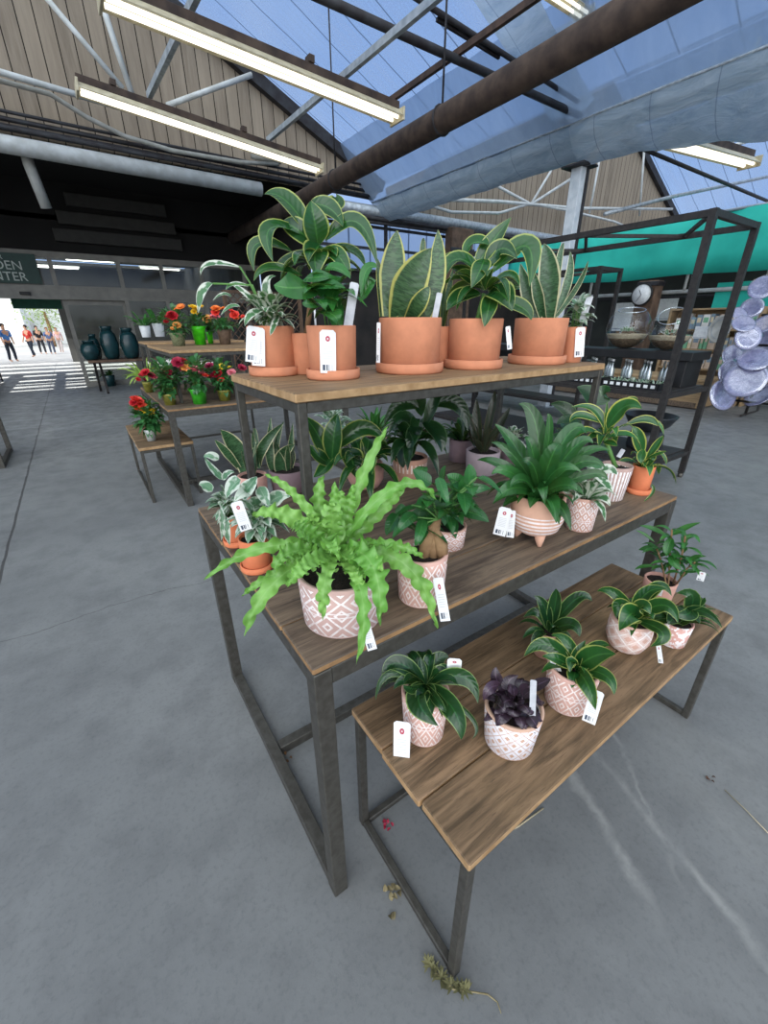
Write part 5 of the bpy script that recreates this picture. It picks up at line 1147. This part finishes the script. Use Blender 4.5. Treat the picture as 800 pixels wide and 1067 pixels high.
globe('glass terrarium tipped so its round opening faces sideways, beside the larger globe', (699, 345), .19, (-.55, -.1, .65), 4)
t = thing('pink_lid_band', 'pink paper label lying on the larger terrarium opening', 'label', (4.7, 2.3, SZ + .1)); D.objects.remove(t)
# trays of small glass bottles / air plants on the rack shelf
bottleglass = glassmat('bottle_glass', (.9, .95, .93, 1), .38, .4)
gB = None; rg = random.Random(4)
tr0 = None
for i in range(5):
    y = 1.75 + i * .56
    if tr0 is None:
        tr0 = thing('plant_tray', 'black nursery tray of pale air plants on the rack shelf under the globes', 'tray', (4.16, y, .9405), 0, 'black plant trays on the rack')
        b_ = B(); box(b_, 0, .26, 0, .52, 0, .008); 
        for q in ((0, .01, 0, .52), (.25, .26, 0, .52), (0, .26, 0, .01), (0, .26, .51, .52)): box(b_, q[0], q[1], q[2], q[3], .008, .06)
        obj('tray', b_, M['black'], tr0)
        P = Pot(); P.c = V((0, 0, 0)); P.t = tr0; P.h = .03; P.r = .1; P.hd = V((1, 0, 0)); P.top = V((0, 0, .03))
        f = Fol(P, LM['silver'], 'foliage', 3)
        for a in range(8): f.rosette(14, (.04, .08), .012, (10, 80), .2, 'lance', base=V((.07 + .12 * (a % 2), .07 + .125 * (a // 2), .03)), spread=.1, ns=5, nc=2)
        f.done()
        bm = B()
        for a in range(8): box(bm, -.002, 0, .03 + .062 * a, .065 + .062 * a, .018, .045)
        obj('price_label', bm, M['white_plastic'], tr0)
    else: o = copy_tree(tr0); o.location = (4.16, y, .9405)
b0 = None
for i in range(30):
    x, y = 4.58 + .07 * (i % 3), 1.86 + .062 * i
    if b0 is None:
        b0 = thing('glass_bottle', 'slim clear glass bottle standing under the black shelf riser', 'bottle', (x, y, .9405), 0, 'slim bottles under the shelf riser')
        obj('body', lathe(B(), [(0, 0), (.026, 0), (.028, .01), (.028, .11), (.010, .15), (.010, .19), (.008, .19), (.008, .15), (.025, .11), (.025, .012), (0, .012)], 16), bottleglass, b0)
        obj('stopper', lathe(B(), [(0, .185), (.009, .185), (.012, .2), (.012, .212), (0, .214)], 12), M['white_plastic'], b0)
    else: o = copy_tree(b0); o.location = (x, y, .9405)
# black flared planter on the lowest rack shelf
c = at(700, 480, 'Z', .3005); 
t = thing('black_planter', 'black flared bowl planter on a drum base on the lowest rack shelf', 'planter', (4.66, 1.96, .3005))
gm = plain('charcoal_resin', '34383c', '24272a', .35, 0, 6)
obj('drum', lathe(B(), [(0, 0), (.15, 0), (.165, .02), (.16, .15), (.125, .19), (0, .19)], 40), gm, t); obj('bowl', lathe(B(), [(0, .192), (.125, .192), (.19, .25), (.235, .33), (.245, .345), (.225, .345), (.18, .26), (0, .23)], 40), gm, t)
t = thing('black_planter', 'second dark planter deeper on the lowest rack shelf beside the flared bowl', 'planter', (4.45, 2.5, .3005)); obj('bowl', lathe(B(), [(0, 0), (.14, 0), (.2, .12), (.22, .26), (.20, .26), (.16, .1), (0, .06)], 36), gm, t); obj('rim', lathe(B(), [(.205, .262), (.225, .262), (.23, .285), (.205, .285), (.205, .262)], 36), gm, t)

# wooden crate plinth, bookcase and wall things by the right wall
cw = woodmat('crate_wood', '8a7355', 'a98f6c', 'c3aa86', 1, .6)
t = thing('wooden_plinth', 'long low pale wooden plinth on the floor behind the black rack', 'plinth', (9.3, 3.15, 0))
obj('side_panel', bbox(0, .05, 0, 3.2, 0.02, .5, .006), cw, t); obj('end_panel', bbox(.05, .8, 0, .05, .02, .5, .006), cw, t); obj('top', bbox(-.03, .8, -.03, 3.23, .5, .54, .006), cw, t); obj('kick', bbox(-.02, 0, 0.05, 3.1, .02, .12, .004), M['board_x'], t)
t = thing('bookcase', 'pale wooden bookcase of small boxes behind the black rack by the right wall', 'bookcase', (10.18, 2.9, .0), 0)
for y0 in (0, 1.5): obj('side_panel', bbox(0, .35, y0, y0 + .04, 0, 1.75, .004), cw, t)
for z in (.05, .62, .98, 1.34, 1.71): obj('shelf', bbox(0, .35, .04, 1.5, z, z + .03, .003), cw, t)
obj('back_panel', bbox(.33, .35, .04, 1.5, 0, 1.75, .002), cw, t)
bcol = [plain('book_' + n_, a, b, .6) for n_, a, b in (('white', 'e6e3dc', 'cfccc6'), ('green', '7fb48f', '5f9a74'), ('red', 'cdb9a4', 'b9a58f'), ('blue', '8497a4', '6f8290'), ('cream', 'd9c9a6', 'c4b48f'))]
places = ('lowest', 'second', 'third', 'top')
for zi, z in enumerate((.652, 1.012, 1.372)):
    y = 2.96; q = 0
    while y < 4.3:
        w_ = rg.choice((.06, .09, .12)); hh = rg.uniform(.2, .29); cI = rg.randrange(5)
        bk = thing('boxed_item', 'small upright packet on the bookcase by the right wall', 'box', (10.22, y, z), 0, 'packets on the bookcase')
        obj('carton', bbox(0, .2, 0, w_, 0, hh, .003), bcol[cI], bk); obj('front_label', bbox(-.002, 0, w_ * .15, w_ * .85, hh * .45, hh * .8, .0005), bcol[(cI + 1) % 5], bk)
        y += w_ + .012; q += 1
t = thing('wall_clock', 'round white wall clock on a timber post below the teal awning', 'clock', at(669, 307, 'X', 11.76)); 
def face_x(bm_): return bm_
rot = Matrix.Rotation(-PI / 2, 4, 'Y')
bm = lathe(B(), [(0, 0), (.25, 0), (.25, .05), (.225, .055), (.225, .04), (0, .04)], 40); bmesh.ops.transform(bm, matrix=rot, verts=bm.verts); obj('casing', bm, M['black'], t)
bm = lathe(B(), [(0, .041), (.222, .041), (.222, .043), (0, .043)], 40); bmesh.ops.transform(bm, matrix=rot, verts=bm.verts); obj('dial', bm, M['white_plastic'], t)
for an, ln in ((.6, .13), (2.6, .18)): obj('hand', bar(B(), (-.048, 0, 0), (-.048, math.sin(an) * ln, math.cos(an) * ln), .015, .006), M['black'], t)
t = thing('timber_post', 'timber post carrying the round clock below the teal awning', 'post', (12.0, at(676, 307, 'X', 12.0).y, 0)); obj('post', bbox(-.18, .18, -.22, .22, 0, 2.42, .02), brown, t); obj('collar', bbox(-.2, .2, -.24, .24, 2.3, 2.4, .01), M['darkpipe'], t)
for lab, pa, pb in (('white poster on the right wall left of the clock post', (637, 316), (655, 345)), ('white poster on the right wall right of the clock post', (680, 311), (700, 334)), ('pale notice card standing on the black shelf near the rack leg', (723, 340), (734, 353))):
    X_ = 12.9 if 'poster' in lab else 9.7
    a, b = at(*pa, 'X', X_), at(*pb, 'X', X_)
    tt = thing('poster', lab, 'poster', (X_ + .08, (a.y + b.y) / 2, b.z)); obj('sheet', bbox(-.012, .012, -(abs(a.y - b.y)) / 2, abs(a.y - b.y) / 2, 0, a.z - b.z, .002), M['white_plastic'], tt); obj('border', bbox(-.014, -.0125, -(abs(a.y - b.y)) / 2 * .9, abs(a.y - b.y) / 2 * .9, (a.z - b.z) * .06, (a.z - b.z) * .1, .0005), M['galv'], tt)
# framed round thing and black planters behind the globes
t = thing('round_tray', 'large pale oval tray leaning upright behind the black rack', 'tray', at(750, 343, 'X', 9.55)); bm = lathe(B(), [(0, 0), (.21, 0), (.225, .03), (.21, .035), (.19, .015), (0, .015)], 40)
bmesh.ops.transform(bm, matrix=rot, verts=bm.verts)
for v in bm.verts: v.co.y *= .75
obj('dish', bm, plain('pale_tray', 'b9b9b2', 'a3a39b', .4), t); bm = lathe(B(), [(.15, .018), (.16, .02), (.16, .028), (.15, .025), (.15, .018)], 40); bmesh.ops.transform(bm, matrix=rot, verts=bm.verts)
for v in bm.verts: v.co.y *= .75
obj('inner_ring', bm, M['galv'], t)

# wrapped bowls on a stand
lav = plain('lavender_glaze', 'a3a4bd', '8385a2', .18, 0, 5); film = glassmat('plastic_film', (.93, .93, .98, 1), .16, .12)
t = thing('bowl_stand', 'black wire stand on the floor holding the wrapped lavender bowls', 'stand', (9.5, 2.1, 0))
for y in (-1.0, -.35, .35): obj('leg', tube(B(), [(-.1, y, 0), (-.1, y, .35), (.25, y, 2.2)], .022, 8), M['steel_black'], t, True)
for y in (-1.0, .35): obj('foot', tube(B(), [(-.3, y, .02), (.5, y, .02), (.25, y, 2.1)], .02, 8), M['steel_black'], t, True)
for z in (.25, .7, 1.15, 1.6): obj('arm', tube(B(), [(-.22, -1.2, z), (-.22, .55, z)], .018, 8), M['steel_black'], t, True)
bw = None
bowls = [((786, 375), 14, .2, .5), ((776, 396), 18, .15, .9), ((764, 372), 13, .9, .8), ((761, 390), 15, 1.0, .9), ((752, 412), 16, 1.1, .9), ((792, 412), 15, -.6, .6), ((798, 388), 14, -.8, .6), ((774, 338), 10, .6, .5), ((783, 321), 10, .3, 1.0), ((797, 338), 12, -.3, .5), ((779, 352), 12, .7, 1.0), ((799, 355), 13, -.3, .9), ((770, 328), 8, 1.0, .7), ((794, 300), 11, .2, .9)]
names_ = ['front bowl, wide and nearly upright', 'widest front bowl below the upright one', 'bowl edge on at the left middle', 'bowl edge on at the left', 'lowest bowl, edge on at the left', 'lowest bowl at the right', 'bowl at the right middle', 'small bowl in the upper left', 'small bowl near the top', 'bowl in the upper right', 'flat bowl above the left middle', 'flat bowl at the right', 'smallest bowl near the top left', 'topmost bowl']
for ib, ((px, rpx, az, el), nm) in enumerate(zip(bowls, names_)):
    c = at(px[0], px[1], 'X', (9.12, 8.85, 9.35)[ib % 3] if ib else 8.95); r = rpx * 9.3 / 434 * .72
    if bw is None:
        bw = thing('wrapped_bowl', '', 'bowl', c, 0, 'plastic wrapped bowls')
        obj('bowl', lathe(B(), [(0, -.25), (.3, -.24), (.7, -.1), (1, .06), (1, .1), (.93, .1), (.65, -.02), (.3, -.12), (0, -.14)], 36), lav, bw)
        s = B(); rgb = random.Random(2); pts = [(0, -.3), (.35, -.3), (.8, -.15), (1.06, .05), (1.06, .14), (.7, .13), (.3, .11), (0, .12)]; lathe(s, pts, 24)
        for v in s.verts: v.co *= 1 + rgb.uniform(-.04, .05)
        obj('wrapping', s, film, bw); o = bw
    else: o = copy_tree(bw)
    o.location = c; o.scale = (r, r, r); o['label'] = 'plastic wrapped lavender bowl on the stand, the ' + nm
    d = V((-math.cos(az), -math.sin(az) * 1, math.cos(el) * .9 + .1)).normalized(); d = V((-math.cos(az) * math.sin(el + .3), math.sin(az) * math.sin(el + .3) * -1, math.cos(el + .3))); o.rotation_mode = 'QUATERNION'; o.rotation_quaternion = d.to_track_quat('Z', 'Y')
t = thing('red_packet', 'red and white packet behind the wrapped bowls', 'packet', (10.42, 2.55, 1.2405)); obj('carton', bbox(0, .25, -.25, .1, 0, .3, .005), FLC['coral'], t); obj('label', bbox(-.004, 0, -.2, .05, .12, .26, .001), M['white_plastic'], t)
t = thing('side_shelf', 'pale shelf unit behind the wrapped bowls', 'shelf', (10.35, 1.5, 0))
for z in (.6, 1.2, 1.7): obj('shelf', bbox(0, .5, 0, 1.35, z, z + .04, .004), cw, t)
for y in (0, 1.31): obj('side_panel', bbox(0, .5, y, y + .04, 0, 1.75, .004), cw, t)

# ================================================================== by the shop front: folding table with teal jars
t = thing('folding_table', 'wooden table on dark crossed legs beside the shop door', 'table', (.62, 12.4, 0))
obj('tabletop', bbox(-.42, 1.0, -.35, .35, .70, .75, .008), brown, t)
for x in (-.25, .75):
    obj('leg', bar(B(), (x + .06, -.3, .02), (x + .06, .3, .70), .05), M['steel_black'], t); obj('leg', bar(B(), (x - .06, .3, .02), (x - .06, -.3, .70), .05), M['steel_black'], t)
tealj = plain('teal_glaze', '16383c', '0f2628', .25, 0, 5)
for lab, x, y, s, h in (('short round teal jar at the left of the table by the shop door', .30, 12.3, .2, .42), ('tall teal jar in the middle of the table by the shop door', .72, 12.35, .19, .72), ('tall teal jar at the right of the table by the shop door', 1.12, 12.3, .2, .68), ('teal jar standing behind the short round one', .42, 12.58, .12, .55)):
    t = thing('glazed_jar', lab, 'jar', (x, y, .7505)); obj('body', lathe(B(), [(0, 0), (s * .6, 0), (s * .8, h * .1), (s, h * .45), (s * .85, h * .75), (s * .55, h * .9), (s * .5, h * .88), (0, h * .5)], 32), tealj, t); obj('rim', lathe(B(), [(s * .5, h * .89), (s * .62, h * .93), (s * .64, h), (s * .54, h), (s * .5, h * .89)], 32), tealj, t)
P = pot('potted_fern', 'small dark potted plant on the floor under the table by the shop door', 0, (112, 403), (107, 391), (120, 391), tealj, .8); f = Fol(P, LM['deep'], seed=3); f.rosette(18, (.15, .3), .05, (10, 70), .4); f.done()
# merchandise rack at the left of the doorway
t = thing('merchandise_rack', 'dark shop rack crowded with goods at the left of the bright doorway', 'rack', (-2.75, 15.3, 0))
for x in (0, .8):
    for y in (0, 1.6): obj('post', bar(B(), (x, y, 0), (x, y, 1.9), .04), M['steel_black'], t)
for z in (.2, .7, 1.2, 1.7): obj('shelf', bbox(-.02, .82, -.02, 1.62, z, z + .03, .003), M['steel_black'], t)
for i in range(16):
    z = (.23, .73, 1.23)[i % 3]; y = .0 + .3 * (i // 3); 
    bk = thing('boxed_item', 'dark boxed goods on the shop rack by the doorway', 'box', (-2.7 + .35 * (i % 2), 15.32 + y, z + .0005), 0, 'boxed goods on the shop rack'); cI = i % 5
    obj('carton', bbox(0, .3, 0, .24, 0, .2 + .04 * (i % 4), .006), [dk, bcol[3], M['galv'], M['soffit'], bcol[0]][cI], bk); obj('front_label', bbox(.04, .26, -.004, 0, .05, .15, .001), bcol[(cI + 2) % 5], bk)

# ================================================================== people beyond the entrance
skinm = plain('skin', 'c49a80', 'b4876c', .6, scale=4)
def person(label, px, Hh, shirt, pants, hair, yaw, stride=.2):
    g = at(px[0], px[1], 'Z', 0); t = thing('person', label, 'person', (g.x, g.y, 0), yaw); s = Hh / 1.75
    def skin(name, vs, es, rad, mat, par):
        bm = B(); lay = bm.verts.layers.skin.verify(); vv = []
        for i, v in enumerate(vs):
            q = bm.verts.new(V(v) * s); rr = rad[i] if isinstance(rad[i], tuple) else (rad[i], rad[i]); q[lay].radius = (rr[0] * s, rr[1] * s); vv.append(q)
        vv[0][lay].use_root = True
        for a, b in es: bm.edges.new((vv[a], vv[b]))
        o = obj(name, bm, mat, par); m = o.modifiers.new('skin', 'SKIN'); m.use_smooth_shade = True; o.modifiers.new('sub', 'SUBSURF').levels = 1; o.modifiers['sub'].render_levels = 1; return o
    # 0 pelvis 1 waist 2 chest 3 neck 4 head base 5 head top
    st = stride
    V_ = [(0, 0, .93), (0, 0, 1.1), (0, .01, 1.32), (0, .01, 1.48), (0, -.01, 1.58), (0, -.01, 1.72)]
    R_ = [(.15, .10), (.13, .095), (.16, .10), (.055, .055), (.08, .095), (.06, .075)]
    E_ = [(0, 1), (1, 2), (2, 3), (3, 4), (4, 5)]
    legs = []
    for sx in (-1, 1):
        b = len(V_); V_ += [(sx * .09, 0, .86), (sx * .095, -sx * st * .5 - .03, .48), (sx * .095, -sx * st * .6 + (.06 if sx * st < 0 else 0), .08), (sx * .10, -sx * st * .6 - .13, .04)]; R_ += [(.09, .09), .06, .042, (.045, .035)]; E_ += [(0, b), (b, b + 1), (b + 1, b + 2), (b + 2, b + 3)]
        a = len(V_); V_ += [(sx * .19, .01, 1.40), (sx * .24, sx * st * .3, 1.13), (sx * .25, sx * st * .6 - .08, .90), (sx * .25, sx * st * .65 - .10, .80)]; R_ += [.06, .042, .033, (.03, .04)]; E_ += [(2, a), (a, a + 1), (a + 1, a + 2), (a + 2, a + 3)]
    body = skin('body', V_, E_, R_, skinm, t)
    skin('shirt', [(0, 0, .90), (0, 0, 1.1), (0, .01, 1.32), (0, .01, 1.45)] + [V_[10], V_[11]] + [V_[18], V_[19]], [(0, 1), (1, 2), (2, 3), (2, 4), (4, 5), (2, 6), (6, 7)], [(.165, .115), (.15, .115), (.175, .12), (.07, .07), .075, .055, .075, .055], shirt, t)
    skin('trousers', [(0, 0, .97), V_[6], V_[7], V_[8], V_[14], V_[15], V_[16]], [(0, 1), (1, 2), (2, 3), (0, 4), (4, 5), (5, 6)], [(.155, .108), (.105, .105), .075, .06, (.105, .105), .075, .06], pants, t)
    hb = B(); blob(hb, (0, .012, 1.675), .105, sub=2, sc=(.9, 1.05, .9))
    for v in [v for v in hb.verts if v.co.y < -.05 and v.co.z < 1.70]: v.co.y = -.05
    for v in hb.verts: v.co = v.co * s
    obj('hair', hb, hair, t)
    fb = B(); blob(fb, (0, -.115, 1.64), .018, sub=1, sc=(.7, 1, 1.3))
    for v in fb.verts: v.co = v.co * s
    obj('nose', fb, skinm, t)
    eb = B()
    for sx in (-1, 1): blob(eb, (sx * .032, -.10, 1.665), .011, sub=1)
    for v in eb.verts: v.co = v.co * s
    obj('eyes', eb, M['black'], t)
cl = lambda n_, a, b: plain(n_, a, b, .8, scale=12)
navy, hairb, hairl = cl('dark_jeans', '27303f', '1d2531'), cl('dark_hair', '2b211b', '1f1813'), cl('light_hair', '8a6a48', '75573a')
person('person in a blue shirt and dark jeans standing at the left of the doorway', (15, 377), 1.56, cl('blue_shirt', '4a7fc0', '3b6ca8'), navy, hairb, .6, .1)
person('person in a red top leaning near the goods beyond the doorway', (36, 372), 1.50, cl('red_shirt', 'c63a30', 'ad2f28'), navy, hairb, -.8, .15)
person('person in a black top and shorts walking in the bright passage', (46, 369), 1.46, cl('black_shirt', '25242a', '1b1a1f'), cl('black_shorts', '2a2a30', '202026'), hairb, .2, .35)
person('person in a blue grey outfit walking beside the person in black', (56, 369), 1.38, cl('slate_shirt', '5f6f96', '4e5c80'), cl('grey_trousers', '4c5468', '3d4456'), hairl, .1, .35)
person('person in a pale pink top walking at the right of the group', (65, 367), 1.36, cl('pink_shirt', 'd8b4b4', 'c9a2a2'), cl('pale_trousers', 'c4b8b4', 'b0a4a0'), hairl, -.1, .3)
# tree outside
g = at(52, 345, 'Y', 42); t = thing('street_tree', 'light green leafy tree in the sun beyond the walking people', 'tree', (g.x, 42, 0))
obj('trunk', tube(B(), [(0, 0, 0), (.05, 0, 1.2), (0, 0, 2.4)], [.14, .11, .08], 10), M['bark'], t, True)
bm = B(); rg = random.Random(3)
for i in range(900):
    q = V((rg.gauss(0, .8), rg.gauss(0, .8), rg.gauss(0, .75) + 2.5)); d = V((rg.uniform(-1, 1), rg.uniform(-1, 1), rg.uniform(-.6, .6))).normalized() * .22
    leaf(bm, q, q + d * .5, q + d, .12, 'ovate', ns=2, nc=2)
obj('foliage', bm, LM['limefol'], t)

# ================================================================== small things on the floor
twig = plain('dry_twig', '8f8463', '6d6347', .9, 0, 50)
a = at(445, 1003, 'Z', .006); t = thing('dried_sprig', 'dried grey green sprig lying at the foot of the front bench leg', 'sprig', a)
pts = [at(x, y, 'Z', .008) - a for x, y in ((445, 1003), (458, 1018), (472, 1030), (490, 1033), (508, 1036), (518, 1044), (522, 1056))]
obj('stem', tube(B(), pts, [.003, .003, .0035, .002, .002, .0018, .001], 6), twig, t, True)
bm = B(); rg = random.Random(6)
for i in range(90):
    k_ = rg.random() * 2.9; q = pts[int(k_)].lerp(pts[int(k_) + 1], k_ - int(k_)) + V((0, 0, .003)); d = V((rg.uniform(-1, 1), rg.uniform(-1, 1), rg.uniform(.0, .6))).normalized() * .022; leaf(bm, q, q + d * .5, q + d, .006, 'lance', ns=3, nc=2)
obj('foliage', bm, plain('dry_leaves', '7d7a55', '5d5b3c', .9), t)
for lab, pts_, r_ in (('pale dry stick on the floor beside the bench front edge', ((518, 872), (540, 861), (566, 842)), .0028), ('thin dry straw on the floor at the right', ((755, 823), (778, 845), (800, 868)), .0016)):
    a = at(*pts_[0], 'Z', .006); tag(obj('dry_stick', tube(B(), [at(x, y, 'Z', .005) - a for x, y in pts_], r_, 6), plain('pale_straw', 'b8ac90', '9c9074', .9), None, True, loc=a), lab, 'stick')
def crumb(name, lab, px, sz, mat, n=6, seed=0):
    a = at(*px, 'Z', .001); bm = B(); rg = random.Random(seed)
    for i in range(n):
        q = V((rg.uniform(-1, 1) * sz, rg.uniform(-1, 1) * sz, .001)); d = V((rg.uniform(-1, 1), rg.uniform(-1, 1), .25)).normalized() * sz * .8; leaf(bm, q, q + d * .5 + V((0, 0, .003)), q + d, sz * .5, 'ovate', ns=4, nc=2, fold=.5)
    o = obj(name, bm, mat, None, loc=a); tag(o, lab, 'petals', None, 'stuff')
crumb('fallen_petals', 'dark red fallen petals on the floor under the bench', (404, 858), .018, FLC['crimson'], 7, 1)
crumb('dead_leaf_crumbs', 'curled brown dead leaf crumbs left of the bench leg', (408, 936), .028, twig, 9, 2)
crumb('dead_leaf_crumbs', 'brown dead leaf on the floor under the large table', (298, 791), .02, plain('brown_leaf', '7a5a3c', '5c4229', .9), 5, 3)
crumb('dead_leaf_crumbs', 'small brown leaf flecks on the floor right of the bench', (737, 809), .016, plain('brown_leaf2', '5f4638', '47342a', .9), 4, 4)
